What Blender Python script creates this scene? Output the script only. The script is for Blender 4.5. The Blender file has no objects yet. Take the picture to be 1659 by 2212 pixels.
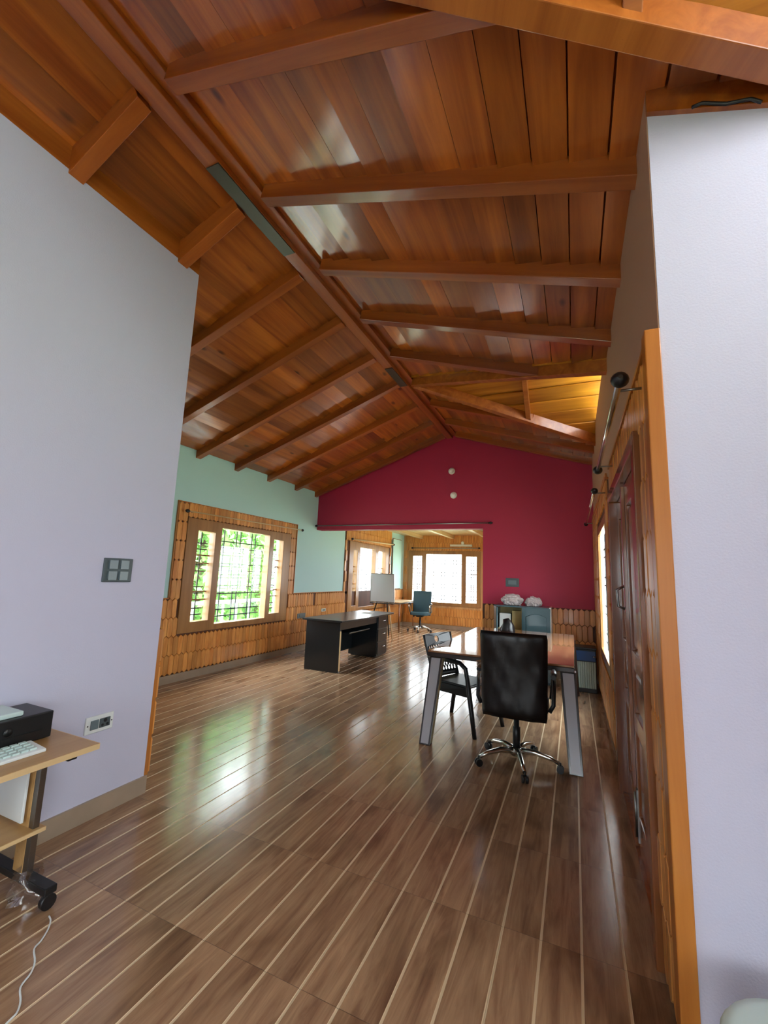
import bpy, math, random
from mathutils import Vector, Matrix
random.seed(7)
scene = bpy.context.scene
COL = scene.collection
R = math.radians

# ------------------------------------------------------------------ camera
CAM_ROWS = ((0.91531528, 0.40093235, 0.03809441),      # right
            (0.02339112, -0.14735227, 0.98880745),     # up
            (-0.40205819, 0.9041795, 0.14425204))      # forward
cam_data = bpy.data.cameras.new('camera')
cam = bpy.data.objects.new('camera', cam_data)
COL.objects.link(cam)
cam_data.sensor_fit = 'VERTICAL'
cam_data.sensor_height = 36.0
cam_data.lens = 36.0 * 926.1 / 2212.0
cam_data.clip_start = 0.02
cam_data.clip_end = 200
r_, u_, f_ = [Vector(v) for v in CAM_ROWS]
m = Matrix(((r_.x, u_.x, -f_.x, 0), (r_.y, u_.y, -f_.y, 0), (r_.z, u_.z, -f_.z, 1.46), (0, 0, 0, 1)))
cam.matrix_world = m
scene.camera = cam

# ------------------------------------------------------------------ sky, exposure
SKY = 10.0
world = bpy.data.worlds.new('overcast_sky')
scene.world = world
world.use_nodes = True
wn = world.node_tree
wn.nodes['Background'].inputs['Color'].default_value = (0.86, 0.95, 1.0, 1)
# overcast sky: the zenith three times as bright as the horizon
tc_ = wn.nodes.new('ShaderNodeTexCoord')
sx_ = wn.nodes.new('ShaderNodeSeparateXYZ')
wn.links.new(tc_.outputs['Generated'], sx_.inputs[0])
mr0 = wn.nodes.new('ShaderNodeMapRange')
mr0.inputs['From Min'].default_value = 0.0
mr0.inputs['From Max'].default_value = 1.0
mr0.inputs['To Min'].default_value = SKY / 3
mr0.inputs['To Max'].default_value = SKY
wn.links.new(sx_.outputs['Z'], mr0.inputs['Value'])
wn.links.new(mr0.outputs['Result'], wn.nodes['Background'].inputs['Strength'])
scene.view_settings.view_transform = 'Standard'
scene.view_settings.look = 'None'
scene.view_settings.gamma = 1.0
scene.view_settings.use_curve_mapping = False
scene.view_settings.exposure = 1.78
cy = scene.cycles
cy.max_bounces = 8
cy.adaptive_threshold = 0.02
cy.diffuse_bounces = 4
cy.glossy_bounces = 3
cy.transmission_bounces = 4
cy.transparent_max_bounces = 8
cy.sample_clamp_indirect = 6.0
cy.caustics_reflective = False
cy.caustics_refractive = False
cy.use_denoising = True


def portal(name, loc, direction, sx, sy):
    """A light portal in a window opening: it only guides the sampling of the sky."""
    d = bpy.data.lights.new(name, 'AREA')
    d.shape = 'RECTANGLE'
    d.size = sx
    d.size_y = sy
    d.cycles.is_portal = True
    o = bpy.data.objects.new(name, d)
    COL.objects.link(o)
    o.location = loc
    o.rotation_euler = Vector(direction).to_track_quat('-Z', 'Z').to_euler()
    return o


# ------------------------------------------------------------------ room numbers
XL, XR, XP = -4.715, 0.30, -2.595      # mint wall, right wall, lavender partition
YF, YP, YR = 7.315, 2.15, 1.70         # red wall, partition end, lavender wall on the right
YB, XN = 12.2, 1.50                    # far wall of the annexe, wall right of the camera
YN = -3.0                              # wall behind the camera
RX0, RX1 = -2.06, -1.95                # ridge beam
SL, SR = 0.37, 0.307


def zl(x): return 3.93 - SL * (RX0 - x)            # underside of the left rafters
def zr(x): return 3.93 - SR * (x + 1.87)           # underside of the right rafters
BD = 0.11                                          # boards above the rafter underside
D2Y, D2M = 5.03, 0.487                             # far cross gable: apex, spread
D1Y, D1M = 0.56, 0.40                              # near cross gable


# ------------------------------------------------------------------ materials
def lin(c):
    if isinstance(c, str):
        c = [int(c[i:i + 2], 16) / 255 for i in (0, 2, 4)]
    return tuple(v / 12.92 if v <= .04045 else ((v + .055) / 1.055) ** 2.4 for v in c[:3]) + (1,)


class NT:
    def __init__(s, name):
        s.m = bpy.data.materials.new(name)
        s.m.use_nodes = True
        s.t = s.m.node_tree
        s.b = s.t.nodes['Principled BSDF']

    def n(s, typ, **kw):
        nd = s.t.nodes.new(typ)
        for k, v in kw.items():
            if k.startswith('i_'):
                nd.inputs[k[2:].replace('_', ' ')].default_value = v
            else:
                setattr(nd, k, v)
        return nd

    def l(s, a, b):
        s.t.links.new(a, b)


def plain(name, col, rough=.5, metal=0., coat=0., bump=0., bscale=60, var=0.0, spec=.5):
    k = NT(name)
    b = k.b
    b.inputs['Base Color'].default_value = lin(col)
    b.inputs['Roughness'].default_value = rough
    b.inputs['Metallic'].default_value = metal
    b.inputs['Coat Weight'].default_value = coat
    b.inputs['Coat Roughness'].default_value = .1
    b.inputs['Specular IOR Level'].default_value = spec
    tc = k.n('ShaderNodeTexCoord')
    nz = k.n('ShaderNodeTexNoise', i_Scale=bscale, i_Detail=4.0)
    k.l(tc.outputs['Object'], nz.inputs['Vector'])
    if bump:
        bp = k.n('ShaderNodeBump', i_Strength=bump, i_Distance=.01)
        k.l(nz.outputs['Fac'], bp.inputs['Height'])
        k.l(bp.outputs['Normal'], b.inputs['Normal'])
    if var:
        n2 = k.n('ShaderNodeTexNoise', i_Scale=3.0, i_Detail=5.0)
        k.l(tc.outputs['Object'], n2.inputs['Vector'])
        rp = k.n('ShaderNodeValToRGB')
        c = lin(col)
        rp.color_ramp.elements[0].position = .3
        rp.color_ramp.elements[1].position = .7
        rp.color_ramp.elements[0].color = tuple(v * (1 - var) for v in c[:3]) + (1,)
        rp.color_ramp.elements[1].color = tuple(min(1, v * (1 + var)) for v in c[:3]) + (1,)
        k.l(n2.outputs['Fac'], rp.inputs['Fac'])
        k.l(rp.outputs['Color'], b.inputs['Base Color'])
    return k.m


def wood(name, dark, light, axis='y', rough=.3, scale=9., stretch=.06, rand=.35, knots=0., coat=.4, bump=.08, crough=.12):
    k = NT(name)
    b = k.b
    tc = k.n('ShaderNodeTexCoord')
    oi = k.n('ShaderNodeObjectInfo')
    mul = k.n('ShaderNodeMath', operation='MULTIPLY')
    mul.inputs[1].default_value = 53.0
    k.l(oi.outputs['Random'], mul.inputs[0])
    add = k.n('ShaderNodeVectorMath', operation='ADD')
    k.l(tc.outputs['Object'], add.inputs[0])
    k.l(mul.outputs[0], add.inputs[1])
    mp = k.n('ShaderNodeMapping')
    sc = [1, 1, 1]
    sc['xyz'.index(axis)] = stretch
    mp.inputs['Scale'].default_value = sc
    k.l(add.outputs[0], mp.inputs['Vector'])
    nz = k.n('ShaderNodeTexNoise', i_Scale=scale, i_Detail=7.0, i_Roughness=.62, i_Distortion=.6)
    k.l(mp.outputs[0], nz.inputs['Vector'])
    rp = k.n('ShaderNodeValToRGB')
    rp.color_ramp.elements[0].position = .32
    rp.color_ramp.elements[0].color = lin(dark)
    rp.color_ramp.elements[1].position = .68
    rp.color_ramp.elements[1].color = lin(light)
    k.l(nz.outputs['Fac'], rp.inputs['Fac'])
    col = rp.outputs['Color']
    if knots:
        mp2 = k.n('ShaderNodeMapping')
        s2 = [1, 1, 1]
        s2['xyz'.index(axis)] = .45
        mp2.inputs['Scale'].default_value = s2
        k.l(add.outputs[0], mp2.inputs['Vector'])
        vo = k.n('ShaderNodeTexVoronoi', i_Scale=4.2)
        k.l(mp2.outputs[0], vo.inputs['Vector'])
        kr = k.n('ShaderNodeValToRGB')
        kr.color_ramp.elements[0].position = .05
        kr.color_ramp.elements[0].color = (knots, knots, knots, 1)
        kr.color_ramp.elements[1].position = .13
        kr.color_ramp.elements[1].color = (0, 0, 0, 1)
        k.l(vo.outputs['Distance'], kr.inputs['Fac'])
        mx = k.n('ShaderNodeMixRGB', blend_type='MIX')
        d = lin(dark)
        mx.inputs['Color2'].default_value = (d[0] * .35, d[1] * .3, d[2] * .3, 1)
        k.l(kr.outputs['Color'], mx.inputs['Fac'])
        k.l(col, mx.inputs['Color1'])
        col = mx.outputs['Color']
    hs = k.n('ShaderNodeHueSaturation')
    mr = k.n('ShaderNodeMapRange')
    mr.inputs['To Min'].default_value = 1 - rand
    mr.inputs['To Max'].default_value = 1 + rand
    k.l(oi.outputs['Random'], mr.inputs['Value'])
    k.l(mr.outputs['Result'], hs.inputs['Value'])
    k.l(col, hs.inputs['Color'])
    k.l(hs.outputs['Color'], b.inputs['Base Color'])
    b.inputs['Roughness'].default_value = rough
    b.inputs['Coat Weight'].default_value = coat
    b.inputs['Coat Roughness'].default_value = crough
    bp = k.n('ShaderNodeBump', i_Strength=bump, i_Distance=.006)
    k.l(nz.outputs['Fac'], bp.inputs['Height'])
    k.l(bp.outputs['Normal'], b.inputs['Normal'])
    return k.m


def glass_mat(name, gloss=.08):
    k = NT(name)
    tr = k.n('ShaderNodeBsdfTransparent')
    gl = k.n('ShaderNodeBsdfGlossy', i_Roughness=.02)
    mx = k.n('ShaderNodeMixShader')
    mx.inputs[0].default_value = gloss
    k.l(tr.outputs[0], mx.inputs[1])
    k.l(gl.outputs[0], mx.inputs[2])
    k.l(mx.outputs[0], k.t.nodes['Material Output'].inputs['Surface'])
    k.t.nodes.remove(k.b)
    return k.m


M = {}
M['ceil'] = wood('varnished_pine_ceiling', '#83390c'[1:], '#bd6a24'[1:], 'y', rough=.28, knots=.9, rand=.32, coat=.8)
M['ceilx'] = wood('varnished_pine_gable_lit', '#9a5a12'[1:], '#d08a2a'[1:], 'x', rough=.35, knots=.8, rand=.15, coat=.4)  # yellower than the ceiling pine: strong daylight put into the colour
M['rafter'] = wood('rafter_pine', '#84390c'[1:], '#ab5c20'[1:], 'x', rough=.34, rand=.15, coat=.4)
M['ridge'] = wood('ridge_pine', '#8a4410'[1:], '#b56a28'[1:], 'y', rough=.4, rand=.1, coat=.3)
M['shingle'] = wood('shingle_pine', '#bd722a'[1:], '#e6a659'[1:], 'z', rough=.38, scale=14, stretch=.15, rand=.22, knots=.5, coat=.35)
M['shback'] = wood('shingle_backing', '#4a2408'[1:], '#5c3010'[1:], 'z', rough=.6, rand=.05, coat=.0)
M['frame'] = wood('window_frame_wood', '#8f6234'[1:], '#b08048'[1:], 'z', rough=.35, rand=.1, coat=.4)
M['door'] = wood('door_wood', '#744022'[1:], '#a06438'[1:], 'z', rough=.25, rand=.12, coat=.7, crough=.08)
M['trim'] = wood('trim_pine', '#a8611c'[1:], '#c98234'[1:], 'z', rough=.4, rand=.1, coat=.3)
M['tile'] = None
M['lav'] = plain('lavender_paint', '#c6c7da'[1:], .75, bump=.12, bscale=140)
M['mint'] = plain('mint_paint', '#bce2df'[1:], .7, bump=.06, bscale=90)
M['red'] = plain('crimson_paint', '#b02447'[1:], .55, bump=.06, bscale=90)
M['tan'] = plain('tan_paint', '#b08c74'[1:], .6, bump=.05, bscale=90)
M['white'] = plain('white_plaster', '#d8d6d0'[1:], .8)
M['skirt'] = plain('stone_skirting', '#a3917c'[1:], .35, var=.15)
M['black'] = plain('black_laminate', '#12191d'[1:], .28, coat=.2, spec=.5)
M['blackp'] = plain('black_plastic', '#16181a'[1:], .4)
M['wrap'] = plain('black_wrap', '#0c0c0e'[1:], .36, bump=.35, bscale=9)
M['chrome'] = plain('brushed_chrome', '#c9c8c0'[1:], .22, metal=1)
M['steel'] = plain('grey_steel', '#8f8f8c'[1:], .35, metal=1)
M['dmetal'] = plain('dark_metal', '#3a3a3a'[1:], .4, metal=.8)
M['plate'] = plain('steel_plate', '#55584f'[1:], .4, metal=.7)
M['iron'] = plain('grille_iron', '#20292a'[1:], .6)
M['glass'] = glass_mat('window_glass')
M['switch'] = plain('slate_plastic', '#4c585b'[1:], .35)
M['switch2'] = plain('slate_rocker', '#66757a'[1:], .3)
M['wplastic'] = plain('white_plastic', '#dfe6e4'[1:], .35)
M['mplastic'] = plain('mint_white_plastic', '#c6dcd6'[1:], .35)
M['teal'] = plain('teal_enamel', '#2f4a50'[1:], .3, coat=.3)
M['cream'] = plain('cream_board', '#d9c48a'[1:], .6)
M['paper'] = plain('white_paper', '#e4e6e2'[1:], .7)
M['wboard'] = plain('whiteboard_face', '#d3dee4'[1:], .3)
M['particle'] = wood('particle_board', '#a9834f'[1:], '#c39c66'[1:], 'y', rough=.4, rand=.05, coat=.1)
M['oakedge'] = plain('board_edge', '#d3b584'[1:], .5)
M['ttop'] = wood('table_top_walnut', '#7a4c30'[1:], '#b5835a'[1:], 'y', rough=.12, scale=6, rand=.0, coat=1., crough=.02, bump=.01)
M['tedge'] = plain('table_dark_edge', '#231512'[1:], .3, coat=.3)
M['tinset'] = plain('table_leg_inset', '#b9bcc4'[1:], .3)
M['tbeige'] = plain('table_leg_side', '#a39a7c'[1:], .4)
M['bluelid'] = plain('blue_lid', '#24508c'[1:], .4)
M['bin'] = plain('pale_ribbed_front', '#b5c9c0'[1:], .4)
M['poly'] = plain('grey_polythene', '#bdb2b2'[1:], .3, bump=.6, bscale=14)
M['clear'] = glass_mat('clear_polythene', .35)
M['tabeige'] = plain('table_top_beige', '#c9ae86'[1:], .45)
M['alc'] = wood('annexe_pine', '#b98650'[1:], '#dcab72'[1:], 'z', rough=.4, rand=.12, coat=.3, knots=.4)
M['alcc'] = wood('annexe_ceiling', '#c09a68'[1:], '#e2c290'[1:], 'y', rough=.35, rand=.1, coat=.4)
M['lamp'] = plain('lamp_white', '#f0f0ea'[1:], .4)
M['bark'] = plain('bark', '#6b5a48'[1:], .9, var=.3)
M['leaf'] = plain('leaf_green', '#6c9a4a'[1:], .6, var=.3)
M['leaf2'] = plain('leaf_pale', '#8ab878'[1:], .6, var=.3)
M['ground'] = plain('outdoor_ground', '#a9b294'[1:], .95, var=.25)
M['concrete'] = plain('concrete', '#c8c5be'[1:], .9, var=.1)


def tile_material():
    k = NT('wood_print_tile')
    b = k.b
    tc = k.n('ShaderNodeTexCoord')
    oi = k.n('ShaderNodeObjectInfo')
    # each of the four printed planks of a tile has its own tone
    sx = k.n('ShaderNodeSeparateXYZ')
    k.l(tc.outputs['Object'], sx.inputs[0])
    fl = k.n('ShaderNodeMath', operation='MULTIPLY_ADD')
    fl.inputs[1].default_value = 1 / .1523
    fl.inputs[2].default_value = 8.0
    k.l(sx.outputs['X'], fl.inputs[0])
    fr = k.n('ShaderNodeMath', operation='FLOOR')
    k.l(fl.outputs[0], fr.inputs[0])
    ad = k.n('ShaderNodeMath', operation='MULTIPLY_ADD')
    ad.inputs[1].default_value = 91.7
    k.l(oi.outputs['Random'], ad.inputs[0])
    k.l(fr.outputs[0], ad.inputs[2])
    wn_ = k.n('ShaderNodeTexWhiteNoise', noise_dimensions='1D')
    k.l(ad.outputs[0], wn_.inputs['W'])
    off = k.n('ShaderNodeVectorMath', operation='SCALE')
    off.inputs['Scale'].default_value = 30
    k.l(wn_.outputs['Color'], off.inputs[0])
    add = k.n('ShaderNodeVectorMath', operation='ADD')
    k.l(tc.outputs['Object'], add.inputs[0])
    k.l(off.outputs[0], add.inputs[1])
    mp = k.n('ShaderNodeMapping')
    mp.inputs['Scale'].default_value = (1, .09, 1)
    k.l(add.outputs[0], mp.inputs['Vector'])
    nz = k.n('ShaderNodeTexNoise', i_Scale=22., i_Detail=8., i_Roughness=.65, i_Distortion=.9)
    k.l(mp.outputs[0], nz.inputs['Vector'])
    n2 = k.n('ShaderNodeTexNoise', i_Scale=5., i_Detail=3., i_Distortion=.4)
    mp2 = k.n('ShaderNodeMapping')
    mp2.inputs['Scale'].default_value = (1, .35, 1)
    k.l(add.outputs[0], mp2.inputs['Vector'])
    k.l(mp2.outputs[0], n2.inputs['Vector'])
    r1 = k.n('ShaderNodeValToRGB')
    r1.color_ramp.elements[0].position = .3
    r1.color_ramp.elements[0].color = lin('80604a')
    r1.color_ramp.elements[1].position = .7
    r1.color_ramp.elements[1].color = lin('b3916f')
    k.l(nz.outputs['Fac'], r1.inputs['Fac'])
    r2 = k.n('ShaderNodeValToRGB')
    r2.color_ramp.elements[0].position = .28
    r2.color_ramp.elements[0].color = (.55, .5, .47, 1)
    r2.color_ramp.elements[1].position = .5
    r2.color_ramp.elements[1].color = (1, 1, 1, 1)
    k.l(n2.outputs['Fac'], r2.inputs['Fac'])
    mx = k.n('ShaderNodeMixRGB', blend_type='MULTIPLY')
    mx.inputs['Fac'].default_value = 1
    k.l(r1.outputs['Color'], mx.inputs['Color1'])
    k.l(r2.outputs['Color'], mx.inputs['Color2'])
    hs = k.n('ShaderNodeHueSaturation')
    mr = k.n('ShaderNodeMapRange')
    mr.inputs['To Min'].default_value = .94
    mr.inputs['To Max'].default_value = 1.06
    k.l(wn_.outputs['Value'], mr.inputs['Value'])
    k.l(mr.outputs['Result'], hs.inputs['Value'])
    k.l(mx.outputs['Color'], hs.inputs['Color'])
    k.l(hs.outputs['Color'], b.inputs['Base Color'])
    b.inputs['Roughness'].default_value = .17
    b.inputs['Specular IOR Level'].default_value = .6
    bp = k.n('ShaderNodeBump', i_Strength=.06, i_Distance=.004)
    k.l(nz.outputs['Fac'], bp.inputs['Height'])
    k.l(bp.outputs['Normal'], b.inputs['Normal'])
    return k.m


M['tile'] = tile_material()
M['groove'] = plain('cream_groove', '#d2bb98'[1:], .4)
M['grout'] = plain('dark_grout', '#4a3a2e'[1:], .7)


# ------------------------------------------------------------------ mesh helpers
class MB:
    def __init__(s):
        s.v = []
        s.f = []
        s.sm = []
        s.mi = []

    def add(s, verts, faces, smooth=False, mi=0):
        o = len(s.v)
        s.v += [tuple(v) for v in verts]
        for f in faces:
            s.f.append(tuple(i + o for i in f))
            s.sm.append(smooth)
            s.mi.append(mi)
        return s

    def box(s, x0, x1, y0, y1, z0, z1, mi=0):
        v = [(x, y, z) for z in (z0, z1) for y in (y0, y1) for x in (x0, x1)]
        return s.add(v, [(0, 2, 3, 1), (4, 5, 7, 6), (0, 1, 5, 4), (2, 6, 7, 3), (0, 4, 6, 2), (1, 3, 7, 5)], mi=mi)

    def hexa(s, bottom, top, mi=0):
        """8 corners: bottom four and top four in the same turn."""
        v = list(bottom) + list(top)
        return s.add(v, [(3, 2, 1, 0), (4, 5, 6, 7), (0, 1, 5, 4), (1, 2, 6, 5), (2, 3, 7, 6), (3, 0, 4, 7)], mi=mi)

    def prism(s, poly, axis, a, b, mi=0):
        """Polygon (2D) pushed along an axis from a to b."""
        n = len(poly)

        def P(q, t):
            return {'x': (t, q[0], q[1]), 'y': (q[0], t, q[1]), 'z': (q[0], q[1], t)}[axis]
        v = [P(q, a) for q in poly] + [P(q, b) for q in poly]
        f = [tuple(range(n - 1, -1, -1)), tuple(range(n, 2 * n))]
        f += [(i, (i + 1) % n, n + (i + 1) % n, n + i) for i in range(n)]
        return s.add(v, f, mi=mi)

    def tube(s, pts, r, seg=10, cap=True):
        pts = [Vector(p) for p in pts]
        rr = r if isinstance(r, (list, tuple)) else [r] * len(pts)
        vs = []
        prev = None
        for i, p in enumerate(pts):
            t = (pts[min(i + 1, len(pts) - 1)] - pts[max(i - 1, 0)]).normalized()
            if prev is None:
                a = Vector((0, 0, 1)) if abs(t.z) < .9 else Vector((1, 0, 0))
                n = t.cross(a).normalized()
            else:
                n = (prev - t * prev.dot(t)).normalized()
            prev = n
            b = t.cross(n)
            for j in range(seg):
                an = 2 * math.pi * j / seg
                vs.append(p + (n * math.cos(an) + b * math.sin(an)) * rr[i])
        fs = []
        for i in range(len(pts) - 1):
            for j in range(seg):
                fs.append((i * seg + j, i * seg + (j + 1) % seg, (i + 1) * seg + (j + 1) % seg, (i + 1) * seg + j))
        s.add(vs, fs, True)
        if cap:
            o = len(s.v) - len(vs)
            s.f.append(tuple(o + j for j in range(seg - 1, -1, -1)))
            s.f.append(tuple(o + (len(pts) - 1) * seg + j for j in range(seg)))
            s.sm += [False, False]
            s.mi += [0, 0]
        return s

    def lathe(s, prof, seg=24, c=(0, 0, 0), axis='z'):
        vs = []
        for (r, h) in prof:
            for j in range(seg):
                an = 2 * math.pi * j / seg
                a, b = r * math.cos(an), r * math.sin(an)
                q = {'z': (a, b, h), 'y': (a, h, b), 'x': (h, a, b)}[axis]
                vs.append((q[0] + c[0], q[1] + c[1], q[2] + c[2]))
        fs = []
        n = len(prof)
        for i in range(n - 1):
            for j in range(seg):
                fs.append((i * seg + j, i * seg + (j + 1) % seg, (i + 1) * seg + (j + 1) % seg, (i + 1) * seg + j))
        s.add(vs, fs, True)
        o = len(s.v) - len(vs)
        if prof[0][0] > 1e-6:
            s.f.append(tuple(o + j for j in range(seg - 1, -1, -1)))
            s.sm.append(False)
            s.mi.append(0)
        if prof[-1][0] > 1e-6:
            s.f.append(tuple(o + (n - 1) * seg + j for j in range(seg)))
            s.sm.append(False)
            s.mi.append(0)
        return s

    def mesh(s, name, mats):
        me = bpy.data.meshes.new(name)
        me.from_pydata(s.v, [], s.f)
        for mt in (mats if isinstance(mats, (list, tuple)) else [mats]):
            me.materials.append(mt)
        me.polygons.foreach_set('use_smooth', s.sm)
        me.polygons.foreach_set('material_index', s.mi)
        me.update()
        # consistent outward normals
        import bmesh
        bm = bmesh.new()
        bm.from_mesh(me)
        bmesh.ops.recalc_face_normals(bm, faces=bm.faces)
        bm.to_mesh(me)
        bm.free()
        return me

    def build(s, name, mats, parent=None, loc=(0, 0, 0), rot=None, bevel=0, seg=2, kind=None):
        o = bpy.data.objects.new(name, s.mesh(name, mats))
        COL.objects.link(o)
        o.location = loc
        if rot:
            o.rotation_euler = rot
        if parent:
            o.parent = parent
        if bevel:
            b = o.modifiers.new('bevel', 'BEVEL')
            b.width = bevel
            b.segments = seg
            b.limit_method = 'ANGLE'
            b.angle_limit = R(40)
        if kind:
            o['kind'] = kind
        return o


def tag(o, label, cat, group=None, kind=None):
    o['label'] = label
    o['category'] = cat
    if group:
        o['group'] = group
    if kind:
        o['kind'] = kind
    return o


def empty(name, loc, rz=0.):
    o = bpy.data.objects.new(name, None)
    COL.objects.link(o)
    o.location = loc
    o.rotation_euler = (0, 0, rz)
    o.empty_display_size = .1
    return o


def place(me, name, parent=None, loc=(0, 0, 0), rot=(0, 0, 0), scale=None):
    o = bpy.data.objects.new(name, me)
    COL.objects.link(o)
    o.location = loc
    o.rotation_euler = rot
    if scale:
        o.scale = scale
    o.parent = parent
    return o


def slab(axis, p0, p1, us, vs, holes=(), topfn=None):
    """A wall with openings as one connected mesh. axis 'x': u=y, v=z; axis 'y': u=x, v=z; axis 'z': u=x, v=y."""
    us = sorted(set(us) | {h[i] for h in holes for i in (0, 1)})
    vs = sorted(set(vs) | {h[i] for h in holes for i in (2, 3)})
    nu, nv = len(us) - 1, len(vs) - 1

    def solid(i, j):
        if i < 0 or j < 0 or i >= nu or j >= nv:
            return False
        cu, cv = (us[i] + us[i + 1]) / 2, (vs[j] + vs[j + 1]) / 2
        return not any(h[0] < cu < h[1] and h[2] < cv < h[3] for h in holes)
    mb = MB()
    idx = {}

    def V(i, j, k):
        if (i, j, k) not in idx:
            u, v = us[i], vs[j]
            if topfn and j == nv:
                v = topfn(u)
            p = (p0, p1)[k]
            idx[(i, j, k)] = len(mb.v)
            mb.v.append({'x': (p, u, v), 'y': (u, p, v), 'z': (u, v, p)}[axis])
        return idx[(i, j, k)]

    def F(*q):
        mb.f.append(q)
        mb.sm.append(False)
        mb.mi.append(0)
    for i in range(nu):
        for j in range(nv):
            if not solid(i, j):
                continue
            F(V(i, j, 0), V(i + 1, j, 0), V(i + 1, j + 1, 0), V(i, j + 1, 0))
            F(V(i, j, 1), V(i, j + 1, 1), V(i + 1, j + 1, 1), V(i + 1, j, 1))
            for (di, dj, a, b) in ((-1, 0, (0, 0), (0, 1)), (1, 0, (1, 0), (1, 1)), (0, -1, (0, 0), (1, 0)), (0, 1, (0, 1), (1, 1))):
                if not solid(i + di, j + dj):
                    A, B = (i + a[0], j + a[1]), (i + b[0], j + b[1])
                    F(V(*A, 0), V(*B, 0), V(*B, 1), V(*A, 1))
    return mb


def struct(o, label, cat):
    return tag(o, label, cat, kind='structure')


# ================================================================== FLOOR
SX0, PIT = -0.4636, 0.1523
TX = SX0 - 11 * PIT            # a tile joint
TW = 4 * PIT
TY = 2.11
TH = 0.61
floor = MB().box(XL - .15, XN + .1, YN - .1, YB + .1, -.12, -.006).build('floor', M['grout'])
struct(floor, 'glossy floor of wood look tiles with pale stripes', 'floor')


def tile_mesh(w, l):
    """One tile: four printed planks a little proud of the cream grooves between them, one connected surface."""
    g, d = .0042, .0016
    prof = [(0, -.006)]
    x = 0.0
    n = max(1, round(w / PIT))
    mats = []
    for i in range(n):
        a, b = i * PIT, min((i + 1) * PIT, w)
        prof += [(a + (.0005 if i == 0 else 0), -d), (a + g, -d), (a + g + .001, 0), (b - g - .001, 0), (b - g, -d)]
        mats += [1, 1, 1, 0, 1] if i else [1, 1, 1, 0, 1]
    prof += [(w - .0005, -d), (w, -.006)]
    mb = MB()
    gy = .0007
    for y in (gy, l - gy):
        for (px, pz) in prof:
            mb.v.append((px - w / 2, y - l / 2, pz))
    k = len(prof)
    for i in range(k - 1):
        mb.f.append((i, i + 1, k + i + 1, k + i))
        mb.sm.append(False)
        flat = prof[i][1] == 0 and prof[i + 1][1] == 0
        mb.mi.append(0 if flat else 1)
    return mb.mesh('floor_tile', [M['tile'], M['groove']])


tme = tile_mesh(TW, TH)
far_tiles = MB()
for i in range(-8, 8):
    for j in range(-9, 18):
        x0, y0 = TX + i * TW, TY + j * TH
        if x0 + TW < XL - .5 or x0 > XN or y0 > YB or y0 + TH < YN:
            continue
        cx, cy_ = x0 + TW / 2, y0 + TH / 2
        if cy_ < YP and cx < XP - .35:
            continue
        if cy_ > YR and cx > XR + .2:
            continue
        if cy_ > YF and cx > -.9:
            continue
        o = place(tme, 'floor_tile', floor, (cx, cy_, 0))

# ================================================================== WALLS
WIN_L = (4.26, 6.32, .64, 2.08)        # window in the mint wall: y0 y1 z0 z1
WIN_A = (8.72, 10.95, .62, 2.16)       # window in the annexe, same wall
wl = slab('x', XL - .2, XL, [YP - .1, YB + .2], [0, 3.0], [WIN_L, WIN_A], lambda u: 3.3 if u < 7.4 else 3.3).build('wall_left', M['mint'])
struct(wl, 'mint green wall with shingle wainscot and grilled window', 'wall')
wp = MB().box(XP - .12, XP, YN, YP, 0, 3.69).build('wall_partition', M['lav'])
struct(wp, 'tall pale lavender wall on the left with switch plate', 'wall')
wret = MB().box(XL, XP - .12, YP - .12, YP, 0, 3.9).build('wall_return', M['mint'])
struct(wret, 'hidden return wall behind the lavender partition', 'wall')
up = MB().prism([(XP - .12, 3.69), (XP, 3.69), (XP, zl(XP) + BD + .06), (XP - .12, zl(XP) + BD + .02)], 'y', YN, YP).build('trim_1', M['ridge'])
struct(up, 'pine board between the lavender wall and the ceiling', 'trim')

wr = slab('x', XR, XR + .03, [YR + .003, 7.45], [0, 3.0], [(2.18, 3.74, -.01, 2.12), (4.58, 5.95, .66, 2.06)],
          lambda u: 3.52).build('wall_right', M['tan'])
struct(wr, 'tan painted wall with panelled door and narrow bright window', 'wall')
wlr = slab('y', YR, YR + .12, [XR + .004, XN + .1], [0, 3.0], [], lambda u: 4.2).build('wall_front_right', M['lav'])
struct(wlr, 'pale lavender wall on the right edge beside the clad corner', 'wall')
zt = lambda x: zr(x) + BD
t2 = MB().prism([(XR, 3.27), (XN, 3.27 - .36 * (XN - XR)), (XN, zt(XN) + .03), (XR, zt(XR) + .03)], 'y', YR - .02, YR).build('trim_2', M['ceil'])
struct(t2, 'dark pine board between the right lavender wall and the ceiling', 'trim')

# red wall with the wide opening to the annexe
OPX, LZ = -1.397, 2.297
wb = slab('y', YF, YF + .2, [XL - .05, RX0, -1.9, XR + .1], [0, 2.6], [(XL - .05, OPX, -.01, LZ)],
          lambda u: (zl(u) + BD + .05 if u < -2 else zr(u) + BD + .06)).build('wall_back', M['red'])
struct(wb, 'crimson gable wall with wide opening to the far room', 'wall')

WIN_B = (-4.52, -2.40, .66, 2.18)
wfar = slab('y', YB, YB + .2, [XL - .2, -.9], [0, 2.8], [WIN_B]).build('wall_far', M['alc'])
struct(wfar, 'far pine clad wall of the annexe with three bright windows', 'wall')
ws = slab('x', -1.0, -.9, [YF + .2, YB + .2], [0, 2.8], [(8.6, 11.2, .8, 2.1)]).build('wall_far_right', M['alc'])
struct(ws, 'right wall of the annexe beyond the red wall', 'wall')
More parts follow.
